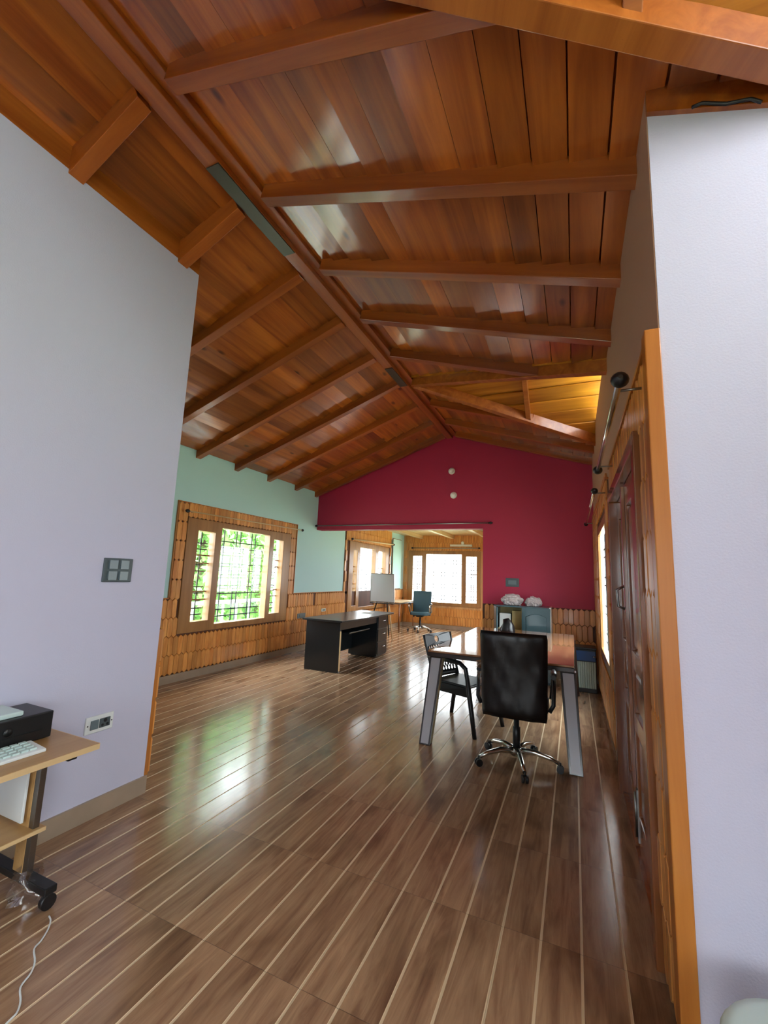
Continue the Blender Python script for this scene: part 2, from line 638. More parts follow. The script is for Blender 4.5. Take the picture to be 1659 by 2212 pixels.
# behind the camera: unseen walls; the right one has an added window
WN_B = (-1.6, .6, .8, 2.1)
wn_back = slab('y', YN - .15, YN, [XP, RX0, -1.9, XN + .1], [0, 2.4], [WN_B], lambda u: (zl(u) if u < -2 else zr(u)) + BD + .05).build('wall_near', M['lav'])
struct(wn_back, 'lavender wall behind the viewpoint with a wide window', 'wall')
WN_R = (-2.0, .2, .8, 2.1)
wn_right = slab('x', XN, XN + .14, [YN - .15, YR + .1], [0, 2.5], [WN_R], lambda u: 2.92).build('wall_near_right', M['lav'])
struct(wn_right, 'lavender wall right of the viewpoint with an added wide window', 'wall')

# ================================================================== CEILING
ceil = MB()
yy0, yy1 = YN - .1, YF + .2


def lp(x, y, dz): return (x, y, zl(x) + BD + dz)
def rp_(x, y, dz): return (x, y, zr(x) + BD + dz)


def thick(poly, fn, dz0, dz1):
    b = [fn(x, y, dz0) for x, y in poly]
    t = [fn(x, y, dz1) for x, y in poly]
    n = len(poly)
    return b + t, [tuple(range(n - 1, -1, -1)), tuple(range(n, 2 * n))] + [(i, (i + 1) % n, n + (i + 1) % n, n + i) for i in range(n)]


ceil.add(*thick([(XL - .25, yy0), (-2.0, yy0), (-2.0, yy1), (XL - .25, yy1)], lp, .035, .09))
x2 = XR + .14
ceil.add(*thick([(-2.0, D1Y), (XN + .2, D1Y + D1M * (XN + 2.1)), (XN + .2, YR + .3), (x2, YR + .3), (x2, D2Y - D2M * (x2 + 1.9)), (-2.0, D2Y)], rp_, .035, .09))
ceil.add(*thick([(-2.0, D2Y), (x2, D2Y + D2M * (x2 + 1.9)), (x2, yy1), (-2.0, yy1)], rp_, .035, .09))
ceil.add(*thick([(-2.0, yy0), (XN + .2, yy0), (XN + .2, D1Y - D1M * (XN + 2.1)), (-2.0, D1Y)], rp_, .035, .09))
ceil = ceil.build('ceiling', M['ceil'])
struct(ceil, 'varnished pine board ceiling with dark rafters and ridge beam', 'ceiling')


def board(name, corners, fn, mat, th=.016, lap=.02, gap=.0035, parent=ceil):
    """corners: (u0,v00,v01),(u1,v10,v11): across u, along v at each edge. Built about its own centre, one edge a little lower (lapped)."""
    (u0, a0, b0), (u1, a1, b1) = corners
    u0 += gap
    u1 -= gap
    lapj = lap * random.uniform(.4, 1.5)
    low = [Vector(fn(u0, a0, -lapj)), Vector(fn(u1, a1, 0)), Vector(fn(u1, b1, 0)), Vector(fn(u0, b0, -lapj))]
    hi = [Vector(fn(u0, a0, th - lapj)), Vector(fn(u1, a1, th)), Vector(fn(u1, b1, th)), Vector(fn(u0, b0, th - lapj))]
    c = sum(low, Vector()) / 4
    mb = MB().hexa([p - c for p in low], [p - c for p in hi])
    return mb.build(name, mat, parent, c)


LEFT_Y = [YN, -2.5, -1.75, -1.0, -.25, .5, 1.25, 2.0, 2.72, 3.46, 4.22, 4.96, 5.73, 6.52, 7.25]
# left slope
xs = [RX0 + .01]
while xs[-1] > XL - .05:
    xs.append(xs[-1] - random.uniform(.15, .2))
for b in range(len(LEFT_Y) - 1):
    y0, y1 = LEFT_Y[b], LEFT_Y[b + 1]
    if y1 < .6:
        continue
    for i in range(len(xs) - 1):
        if y1 < YP + .2 and xs[i] < XP - .02:
            continue
        j0, j1 = (random.uniform(-.01, .01) for _ in range(2))
        board('ceiling_board', ((xs[i + 1], y0 + .003, y1 - .003), (xs[i], y0 + .003, y1 - .003)), lp, M['ceil'])
# unseen part behind the viewpoint in wide sheets
for (xa, xb) in ((XP - .1, RX0),):
    board('ceiling_board', ((xa, YN, .5), (xb, YN, .5)), lp, M['ceil'])
# right slope, cut by the two cross gables
xr_ = [RX1 + .06]
while xr_[-1] < XN:
    xr_.append(xr_[-1] + random.uniform(.15, .21))
RIGHT_Y = [.5, 1.25, 2.0, 2.73, 3.47, 4.23, 4.96, 5.73, 6.52, 7.25]


def v1(x): return D1Y + D1M * (x + 1.9)
def v2a(x): return D2Y - D2M * (x + 1.9)
def v2b(x): return D2Y + D2M * (x + 1.9)


for b in range(len(RIGHT_Y) - 1):
    y0, y1 = RIGHT_Y[b], RIGHT_Y[b + 1]
    for i in range(len(xr_) - 1):
        a, c = xr_[i], xr_[i + 1]
        xm = (a + c) / 2
        if xm > XR + .08 and y1 > YR + .35:
            continue
        c = min(c, XR + .03) if y0 > 1.9 else c
        for (lo, hi) in ((v1, v2a), (v2b, lambda x: 9.)):
            A0, B0 = max(y0 + .003, lo(a)), min(y1 - .003, hi(a))
            A1, B1 = max(y0 + .003, lo(c)), min(y1 - .003, hi(c))
            if B0 - A0 < .01 and B1 - A1 < .01:
                continue
            B0, B1 = max(A0, B0), max(A1, B1)
            board('ceiling_board', ((a, A0, B0), (c, A1, B1)), rp_, M['ceil'])
board('ceiling_board', ((-1.9, YN, D1Y), (XN, YN, v1(XN) - 2 * D1M * (XN + 1.9))), rp_, M['ceil'])

# cross gables: boards along x
G2 = SR / D2M
G1 = SR / D1M
zap = zr(-1.9) + BD


def g2n(y, x, dz): return (x, y, zap - G2 * (D2Y - y) + dz)
def g2f(y, x, dz): return (x, y, zap - G2 * (y - D2Y) + dz)
def g1f(y, x, dz): return (x, y, zap - G1 * (y - D1Y) + dz)
def g1n(y, x, dz): return (x, y, zap - G1 * (D1Y - y) + dz)


XG2, XG1 = XR + .16, XN + .1


def light_seal(name, pts):  # unseen opaque slabs added above the gable boards to block daylight leaks
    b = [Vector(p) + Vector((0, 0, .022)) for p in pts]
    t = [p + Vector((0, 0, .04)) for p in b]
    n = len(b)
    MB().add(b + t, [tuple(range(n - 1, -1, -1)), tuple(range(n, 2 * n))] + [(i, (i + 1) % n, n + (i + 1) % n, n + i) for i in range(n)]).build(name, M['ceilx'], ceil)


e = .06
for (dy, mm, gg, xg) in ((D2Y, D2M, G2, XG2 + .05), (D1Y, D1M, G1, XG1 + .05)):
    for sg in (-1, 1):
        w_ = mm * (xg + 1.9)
        light_seal('gable_light_seal', [(-1.9 - e / mm * 0 - .1, dy, zap), (xg, dy, zap), (xg, dy + sg * (w_ + e), zap - gg * (w_ + e)), (-1.9 - .1, dy + sg * e, zap - gg * e)])
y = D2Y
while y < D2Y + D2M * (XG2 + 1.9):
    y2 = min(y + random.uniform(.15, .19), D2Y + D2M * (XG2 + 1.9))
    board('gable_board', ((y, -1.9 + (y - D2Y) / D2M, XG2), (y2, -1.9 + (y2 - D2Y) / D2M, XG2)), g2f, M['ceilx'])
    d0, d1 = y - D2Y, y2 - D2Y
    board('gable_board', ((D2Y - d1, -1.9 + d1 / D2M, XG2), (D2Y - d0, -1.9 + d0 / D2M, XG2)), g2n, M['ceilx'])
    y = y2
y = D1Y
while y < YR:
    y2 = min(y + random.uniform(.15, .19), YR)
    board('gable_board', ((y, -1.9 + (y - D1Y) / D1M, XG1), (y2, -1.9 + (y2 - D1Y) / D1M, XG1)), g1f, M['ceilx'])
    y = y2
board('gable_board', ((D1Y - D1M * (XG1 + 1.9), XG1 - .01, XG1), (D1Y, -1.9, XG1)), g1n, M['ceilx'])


def beam(name, a, b, w, h, mat, up=Vector((0, 0, 1)), parent=ceil, bevel=.004):
    """Straight timber whose underside centre runs from a to b; w wide, h deep upwards."""
    a, b = Vector(a), Vector(b)
    c = (a + b) / 2
    d = (b - a)
    L = d.length
    d.normalize()
    s = d.cross(up).normalized()
    n = s.cross(d).normalized()
    if n.z < 0:
        n = -n
    # local frame with x along the timber, so the grain runs with it
    mb = MB().box(-L / 2, L / 2, -w / 2, w / 2, 0, h)
    o = mb.build(name, mat, parent, bevel=bevel)
    o.matrix_world = Matrix(((d.x, s.x, n.x, c.x), (d.y, s.y, n.y, c.y), (d.z, s.z, n.z, c.z), (0, 0, 0, 1)))
    return o


beam('ridge_beam', (-2.005, YN, 3.945), (-2.005, YF, 3.945), .11, .2, M['rafter'])
beam('ridge_ledger', (-1.91, YN, 3.985), (-1.91, YF, 3.985), .08, .12, M['rafter'])
for y in LEFT_Y[1:]:
    yc = y - (.05 if y > 7 else 0)
    if y < YP - .1:
        if y < .4:
            continue
        beam('rafter', (RX0, y, 3.92), (XP - .04, y, 3.645), .085, .16, M['rafter'])
    else:
        xe = XL - .1
        xs_ = RX0
        beam('rafter', (xs_, yc, zl(xs_)), (xe, yc, zl(xe)), .085, .125, M['rafter'])
for y in (2.0, 2.73, 3.47, 6.52, 7.2):
    beam('rafter', (-1.87, y, zr(-1.87)), (XR + .05, y, zr(XR + .05)), .085, .125, M['rafter'])
for (y, xe) in ((1.25, -1.9 + (1.25 - D1Y) / D1M), (4.23, -1.9 + (D2Y - 4.23) / D2M), (5.73, -1.9 + (5.73 - D2Y) / D2M)):
    beam('rafter', (-1.87, y, zr(-1.87)), (xe, y, zr(xe)), .085, .125, M['rafter'])
# valley rafters
xv = XR + .1
for (fn, xe) in ((v2a, xv), (v2b, xv), (v1, .98)):
    beam('valley_rafter', (-1.88, fn(-1.88), zr(-1.88) - .005), (xe, fn(xe), zr(xe) - .005), .09, .125, M['ridge'])
# gable rafters
for (xq) in (-.5,):
    yq = v2b(xq)
    beam('gable_rafter', (xq, D2Y, zap - .10), (xq, yq, zr(xq) + .0), .06, .09, M['ridge'])
yq = v1(.22)
beam('gable_rafter', (.22, D1Y, zap - .10), (.22, yq, zr(.22)), .06, .09, M['ridge'])
# steel splice plates under the ridge
for (ya, yb2) in ((1.67, 2.47), (4.48, 5.0)):
    MB().box(-2.055, -1.955, ya, yb2, 3.936, 3.946).build('splice_plate', M['plate'], ceil)

# glazed triangles that close the cross gables
for (nm, xg, dy, mm, lab) in (('window_6', XR + .1, D2Y, D2M, 'triangular gable window above the right wall'), ('window_7', XN + .06, D1Y, D1M, 'triangular gable window right of the viewpoint')):
    hw = mm * (xg + 1.9)
    zb = zr(xg) + BD
    ya_, yb_ = dy - hw, dy + hw
    if nm == 'window_7':
        yb_ = YR
    fr = MB()
    fr.box(xg - .03, xg + .03, ya_, yb_, zb - .05, zb + .02)
    g = fr.build(nm, M['frame'])
    struct(g, lab, 'window')
    ztop = zap
    zr_edge = zap - (SR / mm) * (yb_ - dy)
    MB().prism([(ya_, zb + .02), (yb_, zb + .02), (yb_, max(zr_edge, zb + .03)), (dy, ztop)], 'x', xg, xg + .004).build('pane', M['glass'], g)
    MB().box(xg - .02, xg + .02, dy - .03, dy + .03, zb + .02, ztop).build('mullion', M['frame'], g)

# annexe ceiling
ac = MB().box(XL - .1, -.9, YF + .2, YB + .1, 2.66, 2.74).build('ceiling_far', M['alcc'])
struct(ac, 'flat pale pine ceiling of the annexe with exposed beams', 'ceiling')
for xb in (-4.15, -3.2, -2.2, -1.4):
    MB().box(-.05, .05, -2.34, 2.34, -.1, 0).build('ceiling_beam', M['alcc'], ac, (xb, (YF + YB) / 2 + .1, 2.66), bevel=.004)

# ================================================================== SHINGLES
SW, SH = .0745, .233


def shingle_mesh(w, h, tip=.03, t=.016):
    """A wooden shingle pointed at both ends, front edges chamfered. Local: width y, height z, thickness +x."""
    hw = w / 2 - .0012

    def ring(k, x, tt):
        a = hw - k
        e = .003
        return [(x, -a, tip * .5 + k * .4 + e), (x, 0, -tip * .5 + k + e), (x, a, tip * .5 + k * .4 + e), (x, a, h - tip * .5 - k * .4 - e), (x, 0, h + tip * .5 - k - e), (x, -a, h - tip * .5 - k * .4 - e)]
    mb = MB()
    r0, r1, r2 = ring(0, 0, 0), ring(0, t - .004, 0), ring(.004, t, 0)
    v = r0 + r1 + r2
    f = [tuple(range(12, 18))]
    for q in (0, 6):
        f += [(q + i, q + (i + 1) % 6, q + 6 + (i + 1) % 6, q + 6 + i) for i in range(6)]
    mb.add(v, f)
    return mb.mesh('shingle', M['shingle'])


sh_me = shingle_mesh(SW, SH)


def clad(parent, origin, axis, u0, u1, z0, rows, holes=(), stuff=False, keep=None, name='shingle', me=None, rowh=SH, stagger=True):
    """Rows of shingles on a wall. axis '+x','-x','+y','-y' = facing. u runs along the wall."""
    me = me or sh_me
    rot = {'+x': 0, '-x': math.pi, '+y': math.pi / 2, '-y': -math.pi / 2}[axis]
    joined = MB()
    n = 0
    for r in range(rows):
        z = z0 + r * rowh
        u = u0 + (SW / 2 if r % 2 and stagger else 0) + SW / 2
        while u < u1 - SW * .25:
            zc = z + rowh / 2
            hit = any(h[0] - SW * .3 < u < h[1] + SW * .3 and h[2] - .05 < zc < h[3] + .07 for h in holes)
            if not hit and (keep is None or keep(u, zc)):
                d = random.uniform(0, .004)
                loc = (origin + d, u, z) if axis == '+x' else (origin - d, u, z) if axis == '-x' else (u, origin + d, z) if axis == '+y' else (u, origin - d, z)
                if stuff:
                    mt = Matrix.Translation(loc) @ Matrix.Rotation(rot, 4, 'Z')
                    joined.add([mt @ v.co for v in me.vertices], [tuple(p.vertices) for p in me.polygons])
                else:
                    place(me, name, parent, loc, (random.uniform(-.006, .006), 0, rot))
                n += 1
            u += SW
    if stuff:
        joined.build('distant_shingles', M['shingle'], parent, kind='stuff')
    return n


# ---- mint wall wainscot
bk = slab('x', XL, XL + .006, [YP, 7.32], [.10, 1.05], [(WIN_L[0], WIN_L[1], .6, 1.06)]).build('wainscot_backing', M['shback'], wl)
MB().box(XL, XL + .006, 3.98, WIN_L[0], 1.05, 2.31).build('surround_backing', M['shback'], wl)
MB().box(XL, XL + .006, WIN_L[1], 6.62, 1.05, 2.31).build('surround_backing', M['shback'], wl)
MB().box(XL, XL + .006, WIN_L[0], WIN_L[1], 2.08, 2.31).build('surround_backing', M['shback'], wl)
wframe = (4.16, 6.46, .58, 2.14)
clad(wl, XL + .006, '+x', 3.62, 7.36, .11, 4, [wframe])
RH = (2.305 - .11 - 4 * SH) / 5
sh_tall = shingle_mesh(SW, RH)
for (ua, ub) in ((3.985, 4.15), (6.45, 6.615)):
    clad(wl, XL + .006, '+x', ua, ub, .11 + 4 * SH, 5, [], me=sh_tall, rowh=RH, stagger=False)
clad(wl, XL + .006, '+x', 2.2, 3.6, .11, 4, [], stuff=True)
sh_top = shingle_mesh(SW, .19, tip=.02)
clad(wl, XL + .006, '+x', 4.145, 6.46, 2.125, 1, [], me=sh_top, rowh=.19)
MB().box(XL, XL + .016, YP, YB, 0, .10).build('baseboard_left', M['skirt'])
struct(bpy.data.objects['baseboard_left'], 'grey stone skirting along the mint wall', 'baseboard')
# thin capping strips
for (ya, yb2, z) in ((YP, 3.98, 1.052), (6.62, 8.48, 1.052)):
    MB().box(XL, XL + .022, ya, yb2, z, z + .012).build('capping_strip', M['trim'], wl)
MB().box(XL, XL + .022, 3.965, 6.635, 2.305, 2.322).build('capping_strip', M['trim'], wl)
for ya in (3.965, 6.622):
    MB().box(XL, XL + .022, ya, ya + .013, 1.06, 2.305).build('capping_strip', M['trim'], wl)
# ---- annexe, left wall and far wall
MB().box(XL, XL + .006, 7.32, YB, .10, 1.05).build('wainscot_backing', M['shback'], wl)
slab('x', XL, XL + .006, [8.5, 11.22], [1.05, 2.66], [(WIN_A[0], WIN_A[1], 1.0, WIN_A[3])]).build('surround_backing', M['shback'], wl)
clad(wl, XL + .006, '+x', 3.62 + 50 * SW, YB - .05, .11, 4, [(8.62, 11.05, .56, 2.2)], stuff=True)
clad(wl, XL + .006, '+x', 8.5, 11.2, .11 + 4 * SH, 7, [(8.62, 11.05, .56, 2.2)], stuff=True)
clad(wfar, YB, '-y', XL + .05, -1.0, .11, 11, [(-4.6, -2.32, .58, 2.24)], stuff=True)
MB().box(XL, -.95, YB - .016, YB, 0, .10).build('baseboard_far', M['skirt'])
struct(bpy.data.objects['baseboard_far'], 'grey skirting below the far pine wall', 'baseboard')
# ---- red wall wainscot
MB().box(OPX, XR, YF - .006, YF, .10, 1.05).build('wainscot_backing', M['shback'], wb)
clad(wb, YF - .006, '-y', OPX, XR - .01, .11, 4)
MB().box(OPX, XR, YF - .016, YF, 0, .10).build('baseboard_back', M['skirt'])
struct(bpy.data.objects['baseboard_back'], 'grey skirting under the crimson wall', 'baseboard')
# ---- right wall cladding
DOOR = (2.16, 3.76, 0, 2.15)
slab('x', XR - .006, XR, [YR + .05, 3.84], [0.02, 2.38], [(DOOR[0], DOOR[1], 0, DOOR[3])]).build('cladding_backing', M['shback'], wr)
clad(wr, XR - .006, '-x', YR + .05, 3.82, .03, 10, [DOOR])
slab('x', XR - .006, XR, [4.22, 7.3], [.1, 2.38], [(4.5, 6.03, .6, 2.12)]).build('cladding_backing', M['shback'], wr)
clad(wr, XR - .006, '-x', 4.22, 7.26, .11, 10, [(4.46, 6.07, .56, 2.14)], stuff=False, keep=lambda u, z: u < 5.2)
clad(wr, XR - .006, '-x', 4.22, 7.26, .11, 10, [(4.46, 6.07, .56, 2.14)], stuff=True, keep=lambda u, z: u >= 5.2)
MB().box(XR - .048, XR + .002, YR - .02, YR + .05, 0, 2.37).build('trim_3', M['trim'], bevel=.004)
struct(bpy.data.objects['trim_3'], 'bright pine board edging the clad corner beside right lavender wall', 'trim')
MB().box(XR - .03, XR, YR + .05, 3.84, 2.375, 2.395).build('capping_strip', M['trim'], wr)
MB().box(XR - .03, XR, 4.20, 7.3, 2.375, 2.395).build('capping_strip', M['trim'], wr)
# ---- partition end: edge of the shingles on the return wall
MB().box(XP - .12, XP - .004, YP, YP + .03, .1, 1.03).build('cladding_backing', M['trim'], wp)
for r in range(4):
    for q in range(2):
        place(sh_me, 'shingle', wp, (XP - .042 - q * SW, YP + .03, .10 + r * SH), (0, 0, math.pi / 2))
MB().box(XP - .12, XP, YP, YP + .014, 0, .10).build('skirting_end', M['skirt'], wp)
MB().box(XP, XP + .014, YN, YP + .014, 0, .105).build('baseboard_partition', M['skirt'])
struct(bpy.data.objects['baseboard_partition'], 'tan skirting tile under the left lavender wall', 'baseboard')


# ================================================================== WINDOWS
def window(name, label, axis, face, u0, u1, z0, z1, panes, depth, grille=None, frame_out=.03, mat='frame', outer=.1, glass_in=None):
    """A timber window in a wall. panes: list of (ua, ub, za, zb). The frame is one mesh with openings; each pane and bar is a part.
    axis '+x': room on the +x side; '-x'; '-y'."""
    s = {'+x': 1, '-x': -1, '-y': -1}[axis]
    ax = axis[1]
    a, b = sorted((face + s * frame_out, face - s * depth))
    fr = slab(ax, a, b, [u0 - outer, u1 + outer], [z0 - outer, z1 + outer], panes).build(name, M[mat], bevel=.005)
    struct(fr, label, 'window')
    gpos = face - s * (depth - .03 if glass_in is None else glass_in)
    for (ua, ub, za, zb) in panes:
        p = sorted((gpos, gpos + .004))
        mb = MB()
        if ax == 'x':
            mb.box(p[0], p[1], ua, ub, za, zb)
        else:
            mb.box(ua, ub, p[0], p[1], za, zb)
        mb.build('pane', M['glass'], fr)
        bars = grille or []
        gp = face - s * (depth + .03)

        def bar(u_a, u_b, z_a, z_b, nm='grille_bar', mt='iron'):
            q = MB()
            if ax == 'x':
                q.box(gp - .005, gp + .005, u_a, u_b, z_a, z_b)
            else:
                q.box(u_a, u_b, gp - .004, gp + .004, z_a, z_b)
            q.build(nm, M[mt], fr)
        w, h = ub - ua, zb - za
        wide = w > .6
        us = [.12, .2, .4, .48, .52, .6, .8, .88] if wide else [.38, .62]
        us = [.1, .18, .42, .5, .74, .82] if wide else us
        for k in us:
            bar(ua + k * w - .008, ua + k * w + .008, za, zb)
        for k in (.06, .13, .30, .37, .55, .62, .8, .87):
            bar(ua, ub, za + k * h - .008, za + k * h + .008)
    return fr


zA, zB = .72, 2.02
window('window_1', 'wide timber window with iron grille in the mint wall', '+x', XL, 4.24, 6.34, .70, 2.02,
       [(4.33, 4.64, .74, 1.96), (4.76, 5.85, .68, 2.04), (5.96, 6.23, .74, 1.98)], .085, outer=.10)
# sash bars in the narrow lights
for (ua, ub) in ((4.33, 4.64), (5.96, 6.23)):
    for z in (1.02, 1.13, 1.52, 1.63):
        MB().box(XL - .08, XL - .058, ua, ub, z - .009, z + .009).build('glazing_bar', M['door'], bpy.data.objects['window_1'])
window('window_2', 'tall timber window beside the easel in the annexe', '+x', XL, 8.78, 10.9, .68, 2.12,
       [(8.90, 9.10, .72, 2.02), (9.24, 10.12, .68, 2.08), (10.30, 10.78, .72, 2.06)], .09, outer=.08)
for (ua, ub) in ((8.90, 9.10), (10.30, 10.78)):
    for z in (1.1, 1.22, 1.5, 1.62):
        MB().box(XL - .085, XL - .062, ua, ub, z - .01, z + .01).build('glazing_bar', M['frame'], bpy.data.objects['window_2'])
window('window_3', 'three light timber window in the far pine wall', '-y', YB, -4.46, -2.46, .72, 2.12,
       [(-4.40, -4.12, .74, 2.05), (-3.99, -2.93, .73, 2.11), (-2.80, -2.50, .76, 2.05)], .09, outer=.08)
for (ua, ub) in ((-4.40, -4.12), (-2.80, -2.50)):
    for z in (1.08, 1.2, 1.55, 1.67):
        MB().box(ua, ub, YB + .062, YB + .085, z - .009, z + .009).build('glazing_bar', M['door'], bpy.data.objects['window_3'])
window('window_4', 'tall narrow bright window in the right wall past the door', '-x', XR - .02, 4.62, 5.9, .70, 2.02,
       [(4.62, 5.90, .70, 2.03)], .03, outer=.10, frame_out=.0, glass_in=.004)
window('window_5', 'wide window behind the viewpoint', '-y', YN, -1.6, .6, .8, 2.1, [(-1.55, -.55, .86, 2.05), (-.45, .55, .86, 2.05)], .12, outer=.02, mat='frame')
window('window_8', 'unseen wide window added right of the viewpoint for light', '-x', XN, -2.0, .2, .8, 2.1, [(-1.95, -.95, .86, 2.05), (-.85, .15, .86, 2.05)], .12, outer=.02)  # unseen window added so the near room gets more light

window('window_9', 'unseen side window added to brighten the annexe behind the red wall', '-x', -1.0, 8.6, 11.2, .8, 2.1, [(8.65, 9.85, .85, 2.05), (9.95, 11.15, .85, 2.05)], .08, outer=.03)  # unseen window added to let more daylight into the annexe
portal('portal_annexe_side', (-.87, 9.9, 1.45), (-1, 0, 0), 2.6, 1.3)
portal('portal_mint', (XL - .22, 5.35, 1.36), (1, 0, 0), 2.1, 1.4)
portal('portal_annexe', (XL - .22, 9.84, 1.4), (1, 0, 0), 2.2, 1.5)
portal('portal_far', (-3.46, YB + .22, 1.42), (0, -1, 0), 2.1, 1.5)
portal('portal_right', (XR + .16, 5.27, 1.36), (-1, 0, 0), 1.3, 1.4)
portal('portal_behind', (-.5, YN - .17, 1.45), (0, 1, 0), 2.2, 1.3)
portal('portal_side', (XN + .16, -.9, 1.45), (-1, 0, 0), 2.2, 1.3)
portal('portal_gable_far', (XR + .18, D2Y, 3.75), (-1, 0, 0), 2.1, .7)
portal('portal_gable_near', (XN + .14, D1Y, 3.5), (-1, 0, 0), 2.6, 1.1)

# ================================================================== DOOR
dr = slab('x', XR - .045, XR + .08, [2.16, 3.76], [0, 2.15], [(2.235, 3.685, -.01, 2.075)]).build('door_1', M['door'], bevel=.006)
struct(dr, 'dark varnished double door with tall panels in the right wall', 'door')


def leaf(y0, y1, panels, px=XR - .002):
    mb = slab('x', px, px + .04, [y0, y1], [.012, 2.07], panels)
    lf = mb.build('door_leaf', M['door'], dr, bevel=.005)
    for (a, b, c, d) in panels:
        q = MB()
        k = .035
        q.add([(px + .022, a, c), (px + .022, b, c), (px + .022, b, d), (px + .022, a, d),
               (px + .008, a + k, c + k), (px + .008, b - k, c + k), (px + .008, b - k, d - k), (px + .008, a + k, d - k)],
              [(4, 5, 6, 7), (0, 1, 5, 4), (1, 2, 6, 5), (2, 3, 7, 6), (3, 0, 4, 7), (3, 2, 1, 0)])
        q.build('door_panel', M['door'], lf)
    return lf


l1 = leaf(2.24, 3.04, [(2.35, 2.60, 1.08, 1.93), (2.68, 2.93, 1.08, 1.93), (2.35, 2.93, .74, .98), (2.35, 2.60, .2, .64), (2.68, 2.93, .2, .64)])
l2 = leaf(3.05, 3.68, [(3.15, 3.58, 1.08, 1.93), (3.15, 3.58, .74, .98), (3.15, 3.58, .2, .64)], XR + .012)
MB().box(XR - .02, XR + .1, 2.235, 3.685, 0, .018).build('added_threshold', M['door'], dr)  # strip added to stop daylight leaking under the door leaves
MB().box(XR + .04, XR + .1, 2.2, 3.72, 0, 2.1).build('outer_sheet', M['door'], dr)
MB().box(XR - .02, XR - .003, 3.0, 3.05, .02, 2.06).build('meeting_strip', M['door'], l1)
MB().tube([(XR - .012, 2.99, .07), (XR - .012, 2.99, .30)], .007, 8).build('floor_bolt', M['steel'], l1)
MB().box(XR - .008, XR, 2.965, 3.015, .05, .32).build('bolt_plate', M['steel'], l1)
MB().tube([(XR - .004, 3.10, 1.30), (XR - .05, 3.10, 1.32), (XR - .055, 3.10, 1.42), (XR - .004, 3.10, 1.45)], .008, 8).build('pull_handle', M['steel'], l2)
MB().box(XR - .010, XR - .002, 2.34, 2.48, 1.955, 2.02).build('top_plate', M['steel'], l1)
for z in (.35, 1.1, 1.85):
    MB().tube([(XR - .01, 2.24, z), (XR - .01, 2.24, z + .1)], .008, 8).build('hinge', M['steel'], l1)


# ================================================================== CURTAIN RODS
def rod(name, label, a, b, wall_dir, off, r=.013, mat='chrome', knob=.03):
    a, b = Vector(a), Vector(b)
    t = empty(name, a)
    d = (b - a)
    n = d.normalized()
    MB().tube([(0, 0, 0), d], r, 12).build('pole', M[mat], t)
    for (p, sg) in ((Vector((0, 0, 0)), -1), (d, 1)):
        mb = MB()
        k = n * sg
        pts = [p - k * .0, p + k * .012, p + k * .03, p + k * .05, p + k * .064]
        mb.tube(pts, [r * 1.1, knob * .8, knob, knob * .75, knob * .25], 14)
        mb.build('finial', M['blackp'], t)
        q = p - k * .09
        wd = Vector(wall_dir) * off
        MB().tube([q, q + wd], .006, 8).build('bracket', M['steel'], t)
    tag(t, label, 'curtain rod', 'curtain rods on the walls')
    return t


rod('curtain_rod', 'chrome curtain rod with black knobs above the dark door', (.185, 1.87, 2.262), (.185, 3.54, 2.31), (1, 0, 0), .11, knob=.034)
rod('curtain_rod', 'short chrome rod above the narrow window in the right wall', (.185, 4.22, 2.27), (.185, 7.1, 2.33), (1, 0, 0), .11, knob=.03)
rod('curtain_rod', 'thin brass rod over the window in the mint wall', (XL + .09, 4.09, 2.19), (XL + .09, 6.66, 2.22), (-1, 0, 0), .09, r=.009, mat='oakedge', knob=.025)
rod('curtain_rod', 'long grey rod across the crimson lintel', (XL + .06, YF - .07, 2.37), (-1.29, YF - .07, 2.385), (0, 1, 0), .07, r=.011, mat='steel', knob=.024)
rod('curtain_rod', 'bright rod above the annexe window beside the easel', (XL + .09, 8.72, 2.24), (XL + .09, 11.15, 2.3), (-1, 0, 0), .09, r=.016, mat='oakedge', knob=.03)
rod('curtain_rod', 'pale rod above the far three light window', (-4.38, YB - .09, 2.28), (-2.45, YB - .09, 2.29), (0, 1, 0), .09, r=.012, mat='steel', knob=.03)


# ================================================================== WALL FITTINGS
def plate_switch(name, label, cat, face, axis, u, z, w, h, body, kind):
    s = {'+x': 1, '-y': -1}[axis]
    loc = (face, u, z) if axis == '+x' else (u, face, z)
    rz = 0 if axis == '+x' else -math.pi / 2
    t = empty(name, loc, rz)
    MB().box(0, .012, -w / 2, w / 2, -h / 2, h / 2).build('plate', M[body], t, bevel=.004)
    if kind == 'four':
        for a in (-1, 1):
            for b in (-1, 1):
                MB().hexa([(.012, a * .036 - .028, b * .034 - .026), (.022, a * .036 - .028, b * .034 - .026), (.016, a * .036 + .028, b * .034 - .026), (.012, a * .036 + .028, b * .034 - .026)],
                          [(.012, a * .036 - .028, b * .034 + .026), (.022, a * .036 - .028, b * .034 + .026), (.016, a * .036 + .028, b * .034 + .026), (.012, a * .036 + .028, b * .034 + .026)]).build('rocker', M['switch2'], t)
    elif kind == 'socket':
        MB().box(.012, .018, -w * .34, -w * .06, -h * .27, h * .27).build('rocker', M['switch2'], t, bevel=.002)
        so = MB().box(.012, .018, -w * .02, w * .36, -h * .27, h * .27).build('socket', M['switch'], t, bevel=.002)
        for (a, b, r) in ((.17, .13, .011), (.08, -.12, .008), (.26, -.12, .008)):
            MB().lathe([(r, .0175), (r, .0188)], 12, (0, a * w, b * h), 'x').build('socket_hole', M['blackp'], so)
        for a in (-1, 1):
            MB().lathe([(.004, .012), (.004, .0135)], 10, (0, a * w * .43, 0), 'x').build('screw', M['dmetal'], t)
    else:
        MB().box(.012, .017, -w * .3, w * .3, -h * .25, h * .25).build('insert', M['switch2'], t, bevel=.002)
    tag(t, label, cat, 'electrical plates on the walls')
    return t


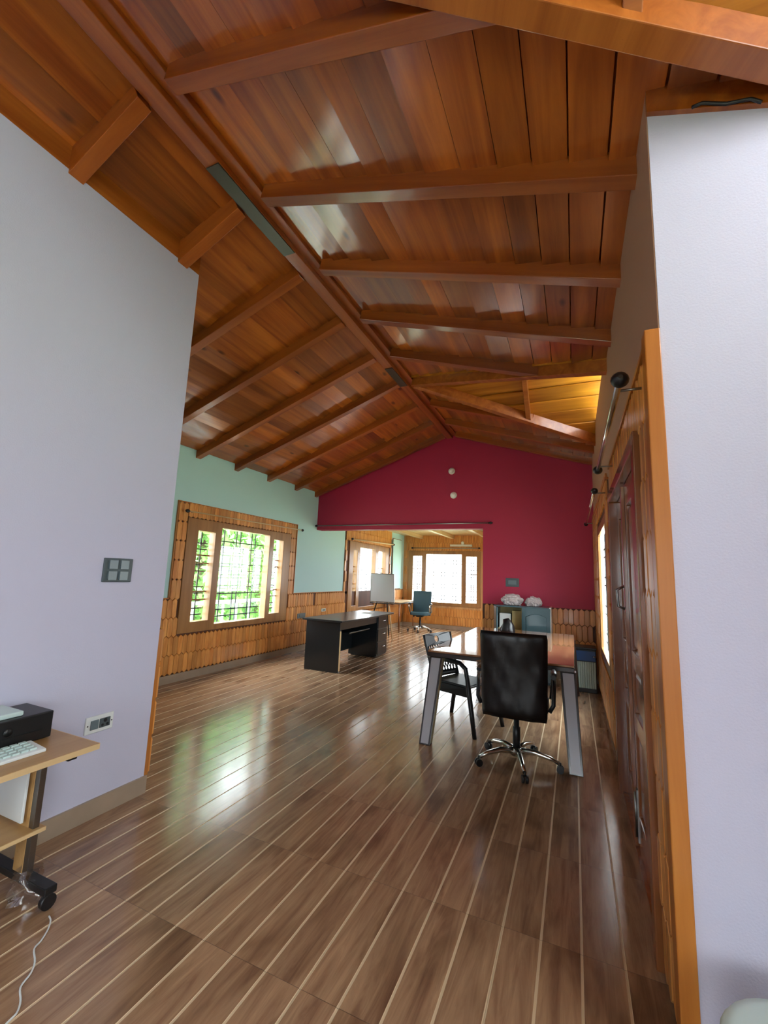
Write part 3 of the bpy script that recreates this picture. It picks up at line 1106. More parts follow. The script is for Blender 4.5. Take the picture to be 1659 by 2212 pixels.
plate_switch('switch_plate', 'dark slate plate with four rockers on the left lavender wall', 'switch', XP, '+x', 1.795, 1.424, .185, .145, 'switch', 'four')
plate_switch('wall_socket', 'white socket plate low on the left lavender wall', 'socket', XP, '+x', 1.80, .528, .165, .095, 'wplastic', 'socket')
plate_switch('wall_socket', 'dark rectangular plate on the crimson wall above the cabinet', 'socket', YF, '-y', -.92, 1.412, .21, .14, 'switch', 'one')
plate_switch('wall_socket', 'grey box on the shingles between window and black desk', 'socket', XL + .02, '+x', 6.92, .64, .26, .09, 'switch2', 'one')
plate_switch('wall_socket', 'small pale box on the shingles behind the black desk', 'socket', XL + .02, '+x', 7.7, .70, .16, .06, 'mplastic', 'one')
for (x, z, lab) in ((-1.956, 3.334, 'upper white round lamp holder on the crimson gable'), (-1.916, 2.894, 'lower white round lamp holder on the crimson gable')):
    t = empty('wall_lamp', (x, YF, z))
    MB().lathe([(.06, 0), (.06, -.012), (.05, -.02), (.0, -.021)], 24, axis='y').build('rose', M['lamp'], t)
    MB().lathe([(.042, -.02), (.045, -.05), (.036, -.07), (.0, -.078)], 24, axis='y').build('holder', M['lamp'], t)
    tag(t, lab, 'lamp', 'round lamp holders on the crimson wall')
tl = empty('tube_light', (-2.95, YB, 2.37))
MB().box(-.32, .32, -.05, -.02, -.03, .03).build('housing', M['wplastic'], tl, bevel=.004)
MB().tube([(-.3, -.065, -.005), (.3, -.065, -.005)], .014, 10).build('tube', M['lamp'], tl)
MB().lathe([(.035, 0), (.05, .04), (.03, .08), (0, .09)], 14, (.05, -.05, .03)).build('starter_cap', M['lamp'], tl)
tag(tl, 'white tube light above the far three light window', 'light')
# black cable on top of the right lavender wall
cb = MB().tube([(x_, YR - .026 - .004 * (k_ % 2), 3.272 - .36 * (x_ - .3) + (.006 if k_ % 3 else -.006)) for k_, x_ in enumerate((.44, .47, .50, .54, .58, .61, .64))], .006, 8).build('cable', M['blackp'])
tag(cb, 'short black cable along the top of right lavender wall', 'cable')


# ================================================================== BLACK DESK
dk = empty('office_desk', (-3.45, 6.66, 0))


def D(n, x0, x1, y0, y1, z0, z1, mt='black', parent=None, bevel=.003):
    par = parent or dk
    return MB().box(x0, x1, y0, y1, z0, z1).build(n, M[mt], par, bevel=bevel)


# top with a gently bowed long edge
top = []
n = 12
for i in range(n + 1):
    t = i / n
    top.append((.33 + .05 * math.sin(math.pi * t), -1.0 + 2.0 * t))
poly = [(-.36, -1.0)] + top + [(-.36, 1.0)]
MB().prism(poly, 'z', .735, .762).build('desk_top', M['black'], dk, bevel=.003)
D('side_panel', -.34, .255, -.91, -.88, .0, .735)
MB().box(.255, .262, -.91, -.88, .03, .60).build('edge_sheen', M['oakedge'], dk)  # beige strip paints the reflection on the black panel's edge
D('modesty_panel', -.30, -.275, -.88, .5, .12, .735)
D('apron', .18, .205, -.88, .5, .60, .735)
D('keyboard_shelf', -.12, .17, -.45, .30, .505, .525)
ped = D('pedestal', -.34, .22, .5, .93, .02, .735)
for i in range(3):
    z0 = .05 + i * .225
    dw = D('drawer', .22, .238, .515, .915, z0, z0 + .215, parent=ped)
    MB().tube([(.24, .66, z0 + .13), (.262, .665, z0 + .13), (.262, .765, z0 + .13), (.24, .77, z0 + .13)], .006, 8).build('handle', M['chrome'], dw)
D('plinth', -.3, .18, .53, .9, 0, .02)
tag(dk, 'black office desk with three drawers beside the mint wall', 'desk')
pp = MB()
pp.add([(-.1, -.15, 0), (.1, -.15, 0), (.1, .15, 0), (-.1, .15, 0), (-.1, -.15, .004), (.1, -.15, .004), (.1, .15, .004), (-.1, .15, .004)],
       [(3, 2, 1, 0), (4, 5, 6, 7), (0, 1, 5, 4), (1, 2, 6, 5), (2, 3, 7, 6), (3, 0, 4, 7)])
pp = pp.build('paper_glint_sheet', M['paper'], None, (-3.42, 7.15, .7625), (0, 0, .3))  # white sheet covers both papers and the window's reflection in the desk
tag(pp, 'white sheet for papers and window reflection on the black desk', 'paper')

# ================================================================== TABLE WITH GLOSSY TOP
tb = empty('meeting_table', (-.65, 5.2, 0))
MB().box(-.635, .635, -1.16, 1.16, .752, .768).build('table_top', M['ttop'], tb, bevel=.002)
MB().box(-.635, .635, -1.16, 1.16, .712, .751).build('table_edge', M['tedge'], tb, bevel=.004)
for sx in (-1, 1):
    for sy in (-1, 1):
        # a slanting slab leg: dark frame, pale inset on its outer face, beige side
        w, dep = .122, .09
        xt, yt = (-.56 if sx < 0 else .585), sy * 1.09
        xb, yb_ = (-.585 if sx < 0 else .632), (-1.33 if sy < 0 else 1.2)
        lg = MB()

        def cl(z): t_ = z / .712; return xb + (xt - xb) * t_, yb_ + (yt - yb_) * t_, .05 + (w / 2 - .05) * t_, .035 + (dep / 2 - .035) * t_

        def q(cx, cyy, z, ww, dd): return [(cx - ww / 2, cyy - dd / 2, z), (cx + ww / 2, cyy - dd / 2, z), (cx + ww / 2, cyy + dd / 2, z), (cx - ww / 2, cyy + dd / 2, z)]
        lg.hexa(q(xb, yb_, 0, .10, .07), q(xt, yt, .712, w, dep))
        L = lg.build('leg', M['tedge'], tb, bevel=.003)
        ins = MB()
        sd = MB()
        for (zz0, zz1) in ((.012, .70),):
            A, B = cl(zz0), cl(zz1)
            ins.hexa([(A[0] - A[2] * .68, A[1] + sy * (A[3] - .002), zz0), (A[0] + A[2] * .68, A[1] + sy * (A[3] - .002), zz0), (A[0] + A[2] * .68, A[1] + sy * (A[3] + .003), zz0), (A[0] - A[2] * .68, A[1] + sy * (A[3] + .003), zz0)],
                     [(B[0] - B[2] * .72, B[1] + sy * (B[3] - .002), zz1), (B[0] + B[2] * .72, B[1] + sy * (B[3] - .002), zz1), (B[0] + B[2] * .72, B[1] + sy * (B[3] + .003), zz1), (B[0] - B[2] * .72, B[1] + sy * (B[3] + .003), zz1)])
            sd.hexa([(A[0] - sx * (A[2] - .002), A[1] - A[3] * .75, zz0), (A[0] - sx * (A[2] - .002), A[1] + A[3] * .75, zz0), (A[0] - sx * (A[2] + .003), A[1] + A[3] * .75, zz0), (A[0] - sx * (A[2] + .003), A[1] - A[3] * .75, zz0)],
                    [(B[0] - sx * (B[2] - .002), B[1] - B[3] * .75, zz1), (B[0] - sx * (B[2] - .002), B[1] + B[3] * .75, zz1), (B[0] - sx * (B[2] + .003), B[1] + B[3] * .75, zz1), (B[0] - sx * (B[2] + .003), B[1] - B[3] * .75, zz1)])
        ins.build('leg_inset', M['tinset'], L)
        sd.build('leg_side', M['tbeige'], L)
tag(tb, 'long glossy brown table with slanting pale inset legs', 'table')

bag = MB()
rr = random.Random(3)
prof = [(0.0, .0), (.09, 0), (.10, .05), (.085, .12), (.05, .17), (.02, .185), (0, .187)]
bag.lathe(prof[1:], 16)
bag.v = [(x * (1 + .25 * math.sin(7 * z * 9 + x * 30)) + rr.uniform(-.008, .008), y * .7 + rr.uniform(-.008, .008), z + (rr.uniform(-.01, .01) if z > .02 else 0)) for x, y, z in bag.v]
bag = bag.build('plastic_bag', M['wrap'], None, (-.80, 5.85, .769))
tag(bag, 'crumpled black plastic bag on the glossy table before the cabinet', 'bag')


# ================================================================== OFFICE CHAIRS
def office_chair(name, label, loc, rz, backmat, wrap=False, basemat='chrome', base_rot=0.0, lean=.06):
    t = empty(name, loc, rz)
    # chair faces +y, back panel on the -y side
    nx, nz = 14, 18
    bw, z0, z1 = .255, .40, 1.05
    rr = random.Random(5)
    vs = []
    for side in (0, 1):
        for j in range(nz + 1):
            v = j / nz
            for i in range(nx + 1):
                u = i / nx * 2 - 1
                e = max(abs(u) ** 6, abs(2 * v - 1) ** 8)
                th = .03 * (1 - e * .7)
                y = -.20 - lean * v - .035 * (1 - u * u) * .6 + (.02 * math.sin(v * 3.0))
                if wrap and side == 0:
                    y += .007 * math.sin(9 * u + 5 * v) * math.sin(11 * v + 2 * u) + rr.uniform(-.002, .002)
                y += -th if side == 0 else th
                wv = bw * (1 - .05 * (1 - v)) * (1 if .03 < v < .97 else .97)
                vs.append((u * wv, y, z0 + (z1 - z0) * v))
    N = (nx + 1) * (nz + 1)
    fs = []
    for j in range(nz):
        for i in range(nx):
            a = j * (nx + 1) + i
            fs.append((a, a + 1, a + nx + 2, a + nx + 1))
            fs.append((N + a, N + a + nx + 1, N + a + nx + 2, N + a + 1))
    edge = [i for i in range(nx + 1)] + [j * (nx + 1) + nx for j in range(1, nz + 1)] + [nz * (nx + 1) + i for i in range(nx - 1, -1, -1)] + [j * (nx + 1) for j in range(nz - 1, 0, -1)]
    for k in range(len(edge)):
        a, b = edge[k], edge[(k + 1) % len(edge)]
        fs.append((a, b, N + b, N + a))
    mb = MB().add(vs, fs, True)
    mb.build('backrest', M[backmat], t)
    # seat cushion
    pr = MB()
    pts = []
    for k in range(24):
        an = 2 * math.pi * k / 24
        c, s_ = math.cos(an), math.sin(an)
        pts.append((.25 * math.copysign(abs(c) ** .5, c), .04 + .235 * math.copysign(abs(s_) ** .5, s_)))
    pr.prism(pts, 'z', .43, .51)
    pr.build('seat', M[backmat], t, bevel=.018)
    MB().box(-.09, .09, -.10, .12, .375, .43).build('tilt_box', M['blackp'], t, bevel=.01)
    lv = MB().tube([(.05, 0, .40), (.17, -.03, .395)], .006, 8).build('lever', M['dmetal'], t)
    MB().lathe([(.0, -.03), (.016, -.024), (.022, 0), (.016, .022), (0, .03)], 12, (.185, -.033, .388)).build('paddle', M['blackp'], lv)
    MB().tube([(0, -.12, .41), (0, -.17, .415), (0, -.20, .43)], .022, 10).build('back_bracket', M['blackp'], t)
    for s in (-1, 1):
        ar = MB().tube([(s * .255, -.16, .47), (s * .285, -.15, .52), (s * .29, -.10, .66), (s * .288, .0, .70), (s * .285, .16, .695), (s * .28, .18, .64), (s * .265, .12, .5)], .016, 10).build('armrest', M['chrome' if not wrap else 'blackp'], t)
        MB().tube([(s * .288, -.1, .715), (s * .287, .0, .722), (s * .285, .15, .715)], [.02, .026, .02], 10).build('arm_pad', M['blackp'], ar)
    MB().lathe([(.030, .12), (.030, .28), (.022, .285), (.022, .38)], 16).build('gas_lift', M['blackp'], t)
    MB().lathe([(.048, .07), (.05, .10), (.042, .125), (.03, .13)], 16).build('hub', M[basemat], t)
    for k in range(5):
        an = base_rot + k * 2 * math.pi / 5
        c, s_ = math.cos(an), math.sin(an)
        sp = MB().tube([(c * .03, s_ * .03, .105), (c * .14, s_ * .14, .112), (c * .25, s_ * .25, .092), (c * .315, s_ * .315, .068)], [.026, .021, .017, .014], 10).build('spoke', M[basemat], t)
        cst = MB()
        cx, cy2 = c * .325, s_ * .325
        MB().tube([(cx, cy2, .045), (cx, cy2, .075)], .008, 8).build('caster_stem', M['dmetal'], sp)
        for w in (-1, 1):
            px, py = -s_ * w * .014, c * w * .014
            whl = MB().tube([Vector((cx + px - s_ * .010 * w * -1 * 0 - s_ * -.009, cy2 + py + c * -.009, .027)), Vector((cx + px - s_ * .009, cy2 + py + c * .009, .027))], .027, 16)
            whl.build('caster_wheel', M['blackp'], sp)
    tag(t, label, 'chair', 'office chairs')
    return t


ch = office_chair('office_chair', 'black office chair wrapped in plastic at the glossy table', (-.455, 3.83, 0), 0.03, 'wrap', wrap=True, base_rot=R(-72 - 3))
# loose clear polythene at its left armrest
lp_ = MB()
rq = random.Random(2)
for j in range(9):
    for i in range(5):
        lp_.v.append((-.275 - .02 * math.sin(i * 1.7 + j) + rq.uniform(-.006, .006), -.2 + i * .06 + rq.uniform(-.01, .01), .36 + j * .055))
for j in range(8):
    for i in range(4):
        a = j * 5 + i
        lp_.f.append((a, a + 1, a + 6, a + 5))
        lp_.sm.append(True)
        lp_.mi.append(0)
lp_.build('loose_wrapping', M['clear'], ch)
M['tealf'] = plain('teal_fabric', '#2c4a55'[1:], .6)
office_chair('office_chair', 'dark teal office chair with chrome base in front of far window', (-3.80, 11.2, 0), math.pi + .12, 'tealf', base_rot=R(20))


# ================================================================== PLASTIC ARMCHAIR
pc = empty('plastic_armchair', (-1.07, 4.54, 0), R(-110))
# local: faces +y, width along x
PM = M['blackp']
seat = MB()
seat.prism([(-.21, -.2), (.21, -.2), (.23, .22), (-.23, .22)], 'z', .405, .435)
seat.build('seat', PM, pc, bevel=.012)
bx_ = []
# back: solid top rail with an oval hole, lattice below, two side rails


def bk_pt(u, v, d=0):
    """Point on the back sheet: u -1..1 across, v 0..1 up."""
    z = .43 + .42 * v
    y = -.2 - .13 * v - .05 * (1 - u * u) * .6 + d
    return Vector((u * (.215 + .02 * v), y, z))


def sheet(name, u0, u1, va, vb, n=8, th=.012, mt=PM, k=2):
    mb = MB()
    vs, fs = [], []
    for side in (0, 1):
        for j in range(k + 1):
            for i in range(n + 1):
                u = u0 + (u1 - u0) * i / n
                v = va + (vb - va) * j / k
                vs.append(bk_pt(u, v, -th / 2 if side == 0 else th / 2))
    N = (n + 1) * (k + 1)
    for j in range(k):
        for i in range(n):
            a = j * (n + 1) + i
            fs += [(a, a + 1, a + n + 2, a + n + 1), (N + a, N + a + n + 1, N + a + n + 2, N + a + 1)]
    edge = [i for i in range(n + 1)] + [j * (n + 1) + n for j in range(1, k + 1)] + [k * (n + 1) + i for i in range(n - 1, -1, -1)] + [j * (n + 1) for j in range(k - 1, 0, -1)]
    for q in range(len(edge)):
        a, b = edge[q], edge[(q + 1) % len(edge)]
        fs.append((a, b, N + b, N + a))
    mb.add(vs, fs, True)
    return mb.build(name, mt, pc)


def ring_sheet(name, va, vb, hr_u, hr_v):
    """Top rail with an oval hole: one connected mesh of 24 spokes."""
    n = 24
    mb = MB()
    vc = (va + vb) / 2
    vs, fs = [], []
    for side in (0, 1):
        d = -.006 if side == 0 else .006
        for i in range(n):
            an = 2 * math.pi * i / n
            c, s_ = math.cos(an), math.sin(an)
            vs.append(bk_pt(hr_u * c, vc + hr_v * s_, d))
        for i in range(n):
            an = 2 * math.pi * i / n
            c, s_ = math.cos(an), math.sin(an)
            k = 1 / max(abs(c), abs(s_))
            vs.append(bk_pt(.98 * c * k, vc + (vb - va) / 2 * s_ * k, d))
    for i in range(n):
        j = (i + 1) % n
        fs += [(i, j, n + j, n + i), (2 * n + i, 3 * n + i, 3 * n + j, 2 * n + j), (i, 2 * n + i, 2 * n + j, j), (n + i, n + j, 3 * n + j, 3 * n + i)]
    mb.add(vs, fs, False)
    return mb.build(name, PM, pc)


ring_sheet('back_rail', .72, 1.0, .16, .08)
sheet('back_base', -.98, .98, .0, .12)
for s in (-1, 1):
    MB().tube([bk_pt(s * 1.0, v / 6) for v in range(7)], .014, 8).build('back_post', PM, pc)
for k in range(-5, 6):
    for dr_ in (-1, 1):
        pts = []
        for q in range(5):
            v = .1 + .64 * q / 4
            u = k * .2 + dr_ * (v - .42) * .75
            if abs(u) <= .97:
                pts.append(bk_pt(u, v))
        if len(pts) > 1:
            MB().tube(pts, .0065, 6).build('lattice_strip', PM, pc)
for s in (-1, 1):
    MB().tube([bk_pt(s * 1.02, .5), Vector((s * .25, -.2, .645)), Vector((s * .265, 0, .65)), Vector((s * .265, .14, .645)), Vector((s * .26, .205, .60)), Vector((s * .25, .22, .5)), Vector((s * .245, .23, .42)), Vector((s * .25, .27, .2)), Vector((s * .26, .31, 0))],
              [.016, .02, .022, .022, .022, .022, .025, .023, .02], 10).build('front_leg_and_arm', PM, pc)
    MB().tube([(s * .20, -.19, .43), (s * .215, -.24, .25), (s * .235, -.29, 0)], [.027, .024, .02], 10).build('rear_leg', PM, pc)
    MB().hexa([(s * .235, -.2, .34), (s * .25, -.2, .34), (s * .25, .22, .34), (s * .235, .22, .34)], [(s * .21, -.2, .42), (s * .235, -.2, .42), (s * .25, .22, .42), (s * .225, .22, .42)]).build('seat_skirt', PM, pc)
tag(pc, 'black plastic armchair with lattice back tucked at the glossy table', 'chair')

# ================================================================== TEAL CABINET
cbn = empty('storage_cabinet', (-.72, 7.02, 0))
body = slab('y', -.24, .24, [-.40, .40], [0, 1.07], [(-.385, .0, .08, 1.03)])
MB().box(-.40, .40, .22, .24, 0, 1.07).build('cabinet_back', M['cream'], cbn)
MB().box(-.40, -.38, -.24, .22, 0, 1.07).build('side_panel', M['teal'], cbn)
MB().box(.38, .40, -.24, .22, 0, 1.07).build('side_panel', M['wplastic'], cbn)
MB().box(-.38, .38, -.24, .22, 1.05, 1.07).build('cabinet_top', M['teal'], cbn)
MB().box(-.38, .38, -.24, .22, 0, .06).build('plinth', M['teal'], cbn)
MB().box(-.01, .01, -.24, .22, .06, 1.05).build('divider', M['cream'], cbn)
for z in (.35, .70):
    MB().box(-.38, -.01, -.2, .22, z, z + .018).build('shelf', M['cream'], cbn)
dR = MB().box(.0, .395, -.262, -.241, .03, 1.06).build('cabinet_door', M['teal'], cbn, bevel=.004)
arch = [(.06, .12)] + [(.345, .12), (.345, .93)] + [(.345 - .285 * k / 8, .93 + .045 * math.sin(math.pi * k / 8)) for k in range(1, 8)] + [(.06, .93)]
MB().prism(arch, 'y', -.276, -.262).build('raised_panel', M['teal'], dR, bevel=.008)
dL = MB().box(0, .39, -.011, .011, .03, 1.06).build('cabinet_door', M['teal'], cbn, (-.395, -.245, 0), (0, 0, R(-76)), bevel=.004)
MB().prism([(.05, .12), (.34, .12), (.34, .95), (.05, .95)], 'y', .011, .02).build('raised_panel', M['teal'], dL, bevel=.006)
tag(cbn, 'dark teal cabinet with open door against the crimson wall', 'cabinet')
for (x, z, w, h, lab) in ((-.27, .718, .17, .22, 'white paper box file on the cabinet shelf'), (-.10, .718, .13, .27, 'pale folder beside the box file on the cabinet shelf')):
    b = MB().box(-w / 2, w / 2, -.13, .0, 0, h).build('box_file', M['paper' if w > .15 else 'cream'], None, (cbn.location.x + x, cbn.location.y + .1, z), bevel=.003)
    tag(b, lab, 'file', 'files in the cabinet')


def bundle(name, label, loc, rx, ry, rz_, seed):
    import bmesh
    bm = bmesh.new()
    bmesh.ops.create_icosphere(bm, subdivisions=4, radius=1)
    rq = random.Random(seed)
    ph = [rq.uniform(0, 6) for _ in range(6)]
    for v in bm.verts:
        x, y, z = v.co
        k = 1 + .10 * math.sin(7 * x + ph[0]) * math.sin(6 * z + ph[1]) + .08 * math.sin(13 * y + 9 * z + ph[2]) + .05 * math.sin(23 * x + 17 * z + ph[3]) + rq.uniform(-.02, .02)
        v.co = (x * k * rx, y * k * ry, max(-.6, z) * k * rz_ if z > -.6 else -.6 * rz_)
    me = bpy.data.meshes.new(name)
    bm.to_mesh(me)
    bm.free()
    me.materials.append(M['poly'])
    lo = min(v.co.z for v in me.vertices)
    for v in me.vertices:
        v.co.z -= lo
    o = place(me, name, None, loc)
    tag(o, label, 'bundle', 'polythene bundles on the cabinet')
    return o


bundle('polythene_bundle', 'larger crumpled grey polythene bundle on the left of cabinet top', (-.885, 7.0, 1.071), .155, .14, .1, 4)
bundle('polythene_bundle', 'smaller crumpled grey polythene bundle on the right of cabinet top', (-.57, 7.0, 1.071), .12, .12, .085, 9)

# ================================================================== BIN WITH BLUE LID
bn = empty('storage_bin', (.105, 6.75, 0))
MB().box(-.145, .145, -.12, .16, .0, .56).build('body', M['blackp'], bn, bevel=.008)
MB().box(-.15, .15, -.135, .165, .56, .585).build('cover', M['blackp'], bn, bevel=.006)
MB().box(-.135, .135, -.135, -.121, .41, .54).build('blue_panel', M['bluelid'], bn, bevel=.004)
fp = MB()
for k in range(9):
    x0 = -.135 + k * .03
    fp.add([(x0, -.121, .06), (x0 + .03, -.121, .06), (x0 + .03, -.121, .40), (x0, -.121, .40), (x0 + .006, -.135, .06), (x0 + .024, -.135, .06), (x0 + .024, -.135, .40), (x0 + .006, -.135, .40)],
           [(4, 5, 6, 7), (0, 1, 5, 4), (1, 2, 6, 5), (2, 3, 7, 6), (3, 0, 4, 7)])
fp = MB()
prof = []
for k in range(10):
    x0 = -.135 + k * .027
    prof += [(x0, -.126), (x0 + .005, -.136), (x0 + .022, -.136)]
prof += [(.135, -.126), (.135, -.118), (-.135, -.118)]
fp.prism(prof, 'z', .06, .40)
fp.build('ribbed_front', M['bin'], bn)
MB().tube([(.10, -.137, .475), (.11, -.15, .475), (.125, -.15, .475), (.13, -.137, .475)], .006, 8).build('latch', M['chrome'], bn)
tag(bn, 'low black bin with blue band and pale ribbed front', 'bin')

# ================================================================== EASEL, BOARD, ANNEXE TABLE
es = empty('easel', (-4.12, 9.45, 0))
MB().tube([(.30, -.12, 0), (.10, .02, .93), (.02, .05, 1.45)], .016, 8).build('front_leg', M['tabeige'], es)
MB().tube([(-.36, -.14, 0), (-.18, .0, .80), (-.03, .05, 1.45)], .016, 8).build('front_leg', M['dmetal'], es)
MB().tube([(-.02, .42, 0), (0, .07, 1.45)], .016, 8).build('rear_leg', M['dmetal'], es)
MB().box(-.33, .27, -.06, .02, .78, .80).build('ledge', M['dmetal'], es)
tag(es, 'three legged easel with brown front leg in the annexe', 'easel')
wbd = empty('whiteboard', (-4.12, 9.36, .82), R(6))
mb = MB()
tl_ = .10
mb.hexa([(-.30, -.012, 0), (.30, -.012, 0), (.30, .012, 0), (-.30, .012, 0)], [(-.33, .05, .66), (.25, .05, .66), (.25, .074, .66), (-.33, .074, .66)])
mb.build('board_frame', M['steel'], wbd, bevel=.003)
mb = MB()
mb.hexa([(-.285, -.0165, .015), (.285, -.0165, .015), (.285, -.012, .015), (-.285, -.012, .015)], [(-.315, .0455, .645), (.236, .0455, .645), (.236, .05, .645), (-.315, .05, .645)])
mb.build('writing_surface', M['wboard'], wbd)
tag(wbd, 'tilted white writing board resting on the easel', 'whiteboard')

at_ = empty('side_table', (-4.42, 11.25, 0))
MB().box(-.26, .26, -.62, .55, .74, .765).build('table_top', M['tabeige'], at_, bevel=.003)
for (x, y) in ((-.22, -.56), (.22, -.56), (-.22, .5), (.22, .5)):
    MB().tube([(x, y, 0), (x, y, .71)], .014, 8).build('leg', M['door'], at_)
MB().box(-.23, .23, -.57, -.55, .70, .74).build('rail', M['steel'], at_)
MB().box(.215, .23, -.56, .5, .70, .74).build('rail', M['steel'], at_)
tag(at_, 'thin beige table on metal legs in the annexe corner', 'table')
mr_ = MB().box(-.0, .01, -.31, .31, -.7, .7).build('mint_panel', M['mint'], None, (XL + .028, 11.58, 1.78), bevel=.003)
tag(mr_, 'narrow mint panel between the two annexe windows', 'panel')
MB().box(-.006, 0, -.325, .325, -.72, .715).build('panel_backing', M['door'], mr_)

# ================================================================== PRINTER TROLLEY
pt = empty('printer_trolley', (-2.33, 1.18, 0))


def P(n, x0, x1, y0, y1, z0, z1, mt='particle', par=None, bevel=.002):
    return MB().box(x0, x1, y0, y1, z0, z1).build(n, M[mt], par or pt, bevel=bevel)


tp = P('trolley_top', -.245, .25, -.33, .28, .592, .618)
P('edge_strip', .25, .254, -.33, .28, .593, .617, 'oakedge', tp, 0)
P('edge_strip', -.245, .25, .28, .284, .593, .617, 'oakedge', tp, 0)
ls = P('lower_shelf', -.20, .115, -.33, .17, .26, .278)
P('edge_strip', .115, .119, -.33, .17, .261, .277, 'oakedge', ls, 0)
for y0 in (.125, -.3):
    col = P('column', -.005, .065, y0, y0 + .03, .09, .592)
    P('steel_channel', .065, .098, y0 + .002, y0 + .028, .09, .592, 'steel', col, .001)
    P('foot', -.22, .26, y0 - .01, y0 + .04, .06, .09, 'blackp', None, .004)
    for x in (-.2, .245):
        c_ = MB().tube([(x - .012, y0 + .015, .03), (x + .012, y0 + .015, .03)], .03, 16).build('caster', M['blackp'], pt)
        MB().tube([(x, y0 + .015, .045), (x, y0 + .015, .065)], .01, 8).build('caster_stem', M['wplastic'], c_)
P('brace', -.2, .05, .10, .112, .30, .56, 'wplastic')
P('slide_stop', .20, .225, .16, .20, .572, .592, 'blackp')
tag(pt, 'particle board trolley on casters beside left lavender wall', 'trolley')
wrp = MB()
rq = random.Random(11)
for j in range(7):
    for i in range(13):
        an = 2 * math.pi * i / 12
        r = .05 + .022 * math.sin(3 * an + j) + rq.uniform(-.006, .006) + (.012 if j < 2 else 0)
        wrp.v.append((.10 + r * math.cos(an), .13 + r * math.sin(an) * .8, .004 + j * .021))
for j in range(6):
    for i in range(12):
        a = j * 13 + i
        wrp.f.append((a, a + 1, a + 14, a + 13))
        wrp.sm.append(True)
        wrp.mi.append(0)
wrp.build('foot_wrapping', M['clear'], pt)

pr_ = empty('printer', (-2.46, 1.15, .618))
MB().box(-.115, .115, -.30, .245, .004, .125).build('body', M['blackp'], pr_, bevel=.006)
MB().box(.113, .118, -.26, .20, .02, .05).build('paper_slot', M['dmetal'], pr_)
MB().box(-.1, .1, -.28, .23, .0, .004).build('base', M['dmetal'], pr_)
MB().lathe([(.018, .1145), (.018, .119), (.0, .1195)], 16, (0, .06, .075), 'x').build('dial', M['dmetal'], pr_)
tag(pr_, 'flat black printer on the trolley top', 'printer')
tr_ = MB().box(-.09, .09, -.2, .16, 0, .022).build('plastic_case', M['mplastic'], None, (-2.465, 1.12, .743), bevel=.006)
tag(tr_, 'pale grey case lying on the black printer', 'case')
kb = empty('keyboard', (-2.245, 1.12, .618))
MB().hexa([(-.065, -.25, 0), (.06, -.25, 0), (.06, .17, 0), (-.065, .17, 0)], [(-.065, -.25, .026), (.06, -.25, .014), (.06, .17, .014), (-.065, .17, .026)]).build('case', M['wplastic'], kb, bevel=.004)
for r in range(4):
    for c in range(12):
        x = -.048 + r * .026
        y = -.235 + c * .033
        z = .026 - (x + .065) / .125 * .012
        MB().box(x - .009, x + .009, y - .013, y + .013, z - .002, z + .007).build('key', M['mplastic'], kb)
tag(kb, 'white keyboard at the edge of the trolley top', 'keyboard')

# white cable on the floor (follows the photo's curve on the ground)
cab = MB()
pts = [(-2.03, 1.30), (-2.00, 1.29), (-1.961, 1.259), (-1.926, 1.215), (-1.909, 1.184), (-1.847, 1.154), (-1.809, 1.121), (-1.782, 1.077), (-1.727, 1.05), (-1.694, 1.023), (-1.685, .993), (-1.66, .9), (-1.7, .7)]
sm = []
for i in range(len(pts) - 1):
    for k in range(4):
        t = k / 4
        p0, p1, p2, p3 = [Vector(pts[max(0, min(len(pts) - 1, i + q))]) for q in (-1, 0, 1, 2)]
        sm.append(.5 * ((2 * p1) + (p2 - p0) * t + (2 * p0 - 5 * p1 + 4 * p2 - p3) * t * t + (3 * p1 - p0 - 3 * p2 + p3) * t ** 3))
cab.tube([(v.x, v.y, .0035) for v in sm], .0032, 8)
cab = cab.build('power_cable', M['wplastic'])
tag(cab, 'thin white cable winding over the floor from the trolley', 'cable')

# ================================================================== WHITE STOOL
st_ = empty('plastic_stool', (.462, 1.36, 0))
MB().lathe([(.0, .415), (.165, .415), (.178, .425), (.18, .440), (.172, .452), (.15, .458), (.0, .459)], 32).build('seat', M['mplastic'], st_)
for k in range(4):
    an = math.pi / 4 + k * math.pi / 2
    c, s_ = math.cos(an), math.sin(an)
    MB().tube([(c * .14, s_ * .14, .42), (c * .17, s_ * .17, .2), (c * .195, s_ * .195, 0)], [.024, .021, .018], 10).build('leg', M['mplastic'], st_)
MB().lathe([(.158, .2), (.164, .205), (.164, .225), (.158, .23)], 32).build('ring', M['mplastic'], st_)
tag(st_, 'round white plastic stool beside the right lavender wall', 'stool')

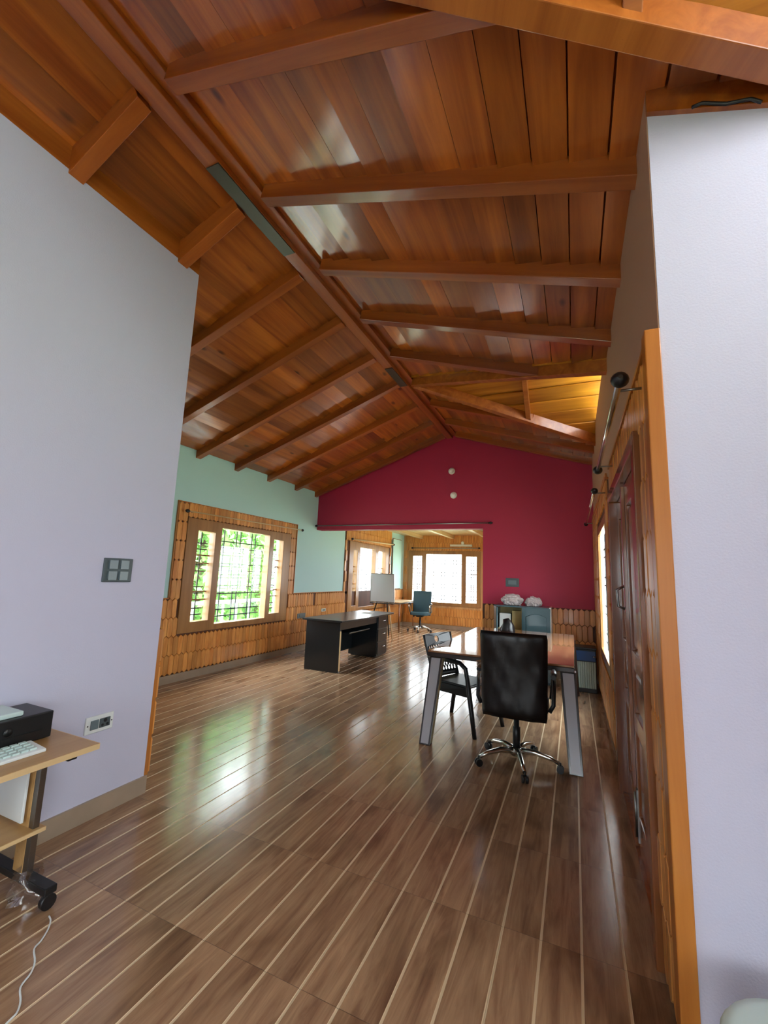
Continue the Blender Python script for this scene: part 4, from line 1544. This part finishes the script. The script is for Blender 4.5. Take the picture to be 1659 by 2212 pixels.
# ================================================================== OUTSIDE
gr = MB().box(-40, 30, -30, 50, -3.3, -3.2).build('outdoor_ground', M['ground'])
tag(gr, 'green hillside ground outside the windows', 'ground', kind='structure')
bal = MB().box(XL - 1.9, XL - .2, 2.0, 8.2, -.3, -.12).build('balcony_slab', M['concrete'])  # unseen slab, kept pale to bounce sky light onto the ceiling
tag(bal, 'unseen pale balcony slab bouncing light outside the mint wall window', 'balcony')
rl = empty('balcony_railing', (XL - 1.8, 5.1, -.12))
MB().box(-.03, .03, -3.0, 3.0, .88, .94).build('top_rail', M['wplastic'], rl)
for k in range(16):
    MB().box(-.015, .015, -.015, .015, 0, .88).build('baluster', M['wplastic'], rl, (0, -2.9 + k * .385, 0))
tag(rl, 'white balcony railing outside the mint wall window', 'railing')


def tree(name, label, loc, h, r, n, mat, seed):
    rq = random.Random(seed)
    t = empty(name, loc)
    MB().tube([(0, 0, 0), (.1, .05, h * .4), (0, .1, h * .8)], [.16, .12, .05], 8).build('trunk', M['bark'], t)
    mb = MB()
    for _ in range(n):
        while True:
            p = Vector((rq.uniform(-1, 1), rq.uniform(-1, 1), rq.uniform(-1, 1)))
            if .25 < p.length < 1:
                break
        c = Vector((p.x * r, p.y * r, h * .62 + p.z * h * .42))
        a = Vector((rq.gauss(0, 1), rq.gauss(0, 1), rq.gauss(0, 1))).normalized()
        b = a.cross(Vector((rq.gauss(0, 1), rq.gauss(0, 1), rq.gauss(0, 1)))).normalized()
        s = rq.uniform(.07, .15)
        mb.add([c - a * s, c + b * s * .5, c + a * s, c - b * s * .5], [(0, 1, 2, 3)])
    mb.build('foliage', M[mat], t)
    tag(t, label, 'tree', 'trees outside the mint wall window')


tree('tree', 'leafy green tree outside the left light of mint wall window', (-8.6, 8.0, -3.2), 7.6, 1.35, 6000, 'leaf', 1)
tree('tree', 'pale green tree outside the middle of mint wall window', (-13.6, 15.2, -3.2), 8.6, 2.4, 8000, 'leaf2', 2)
tree('tree', 'spreading tree outside the right of mint wall window', (-9.4, 11.2, -3.2), 7.4, 1.6, 6000, 'leaf', 3)
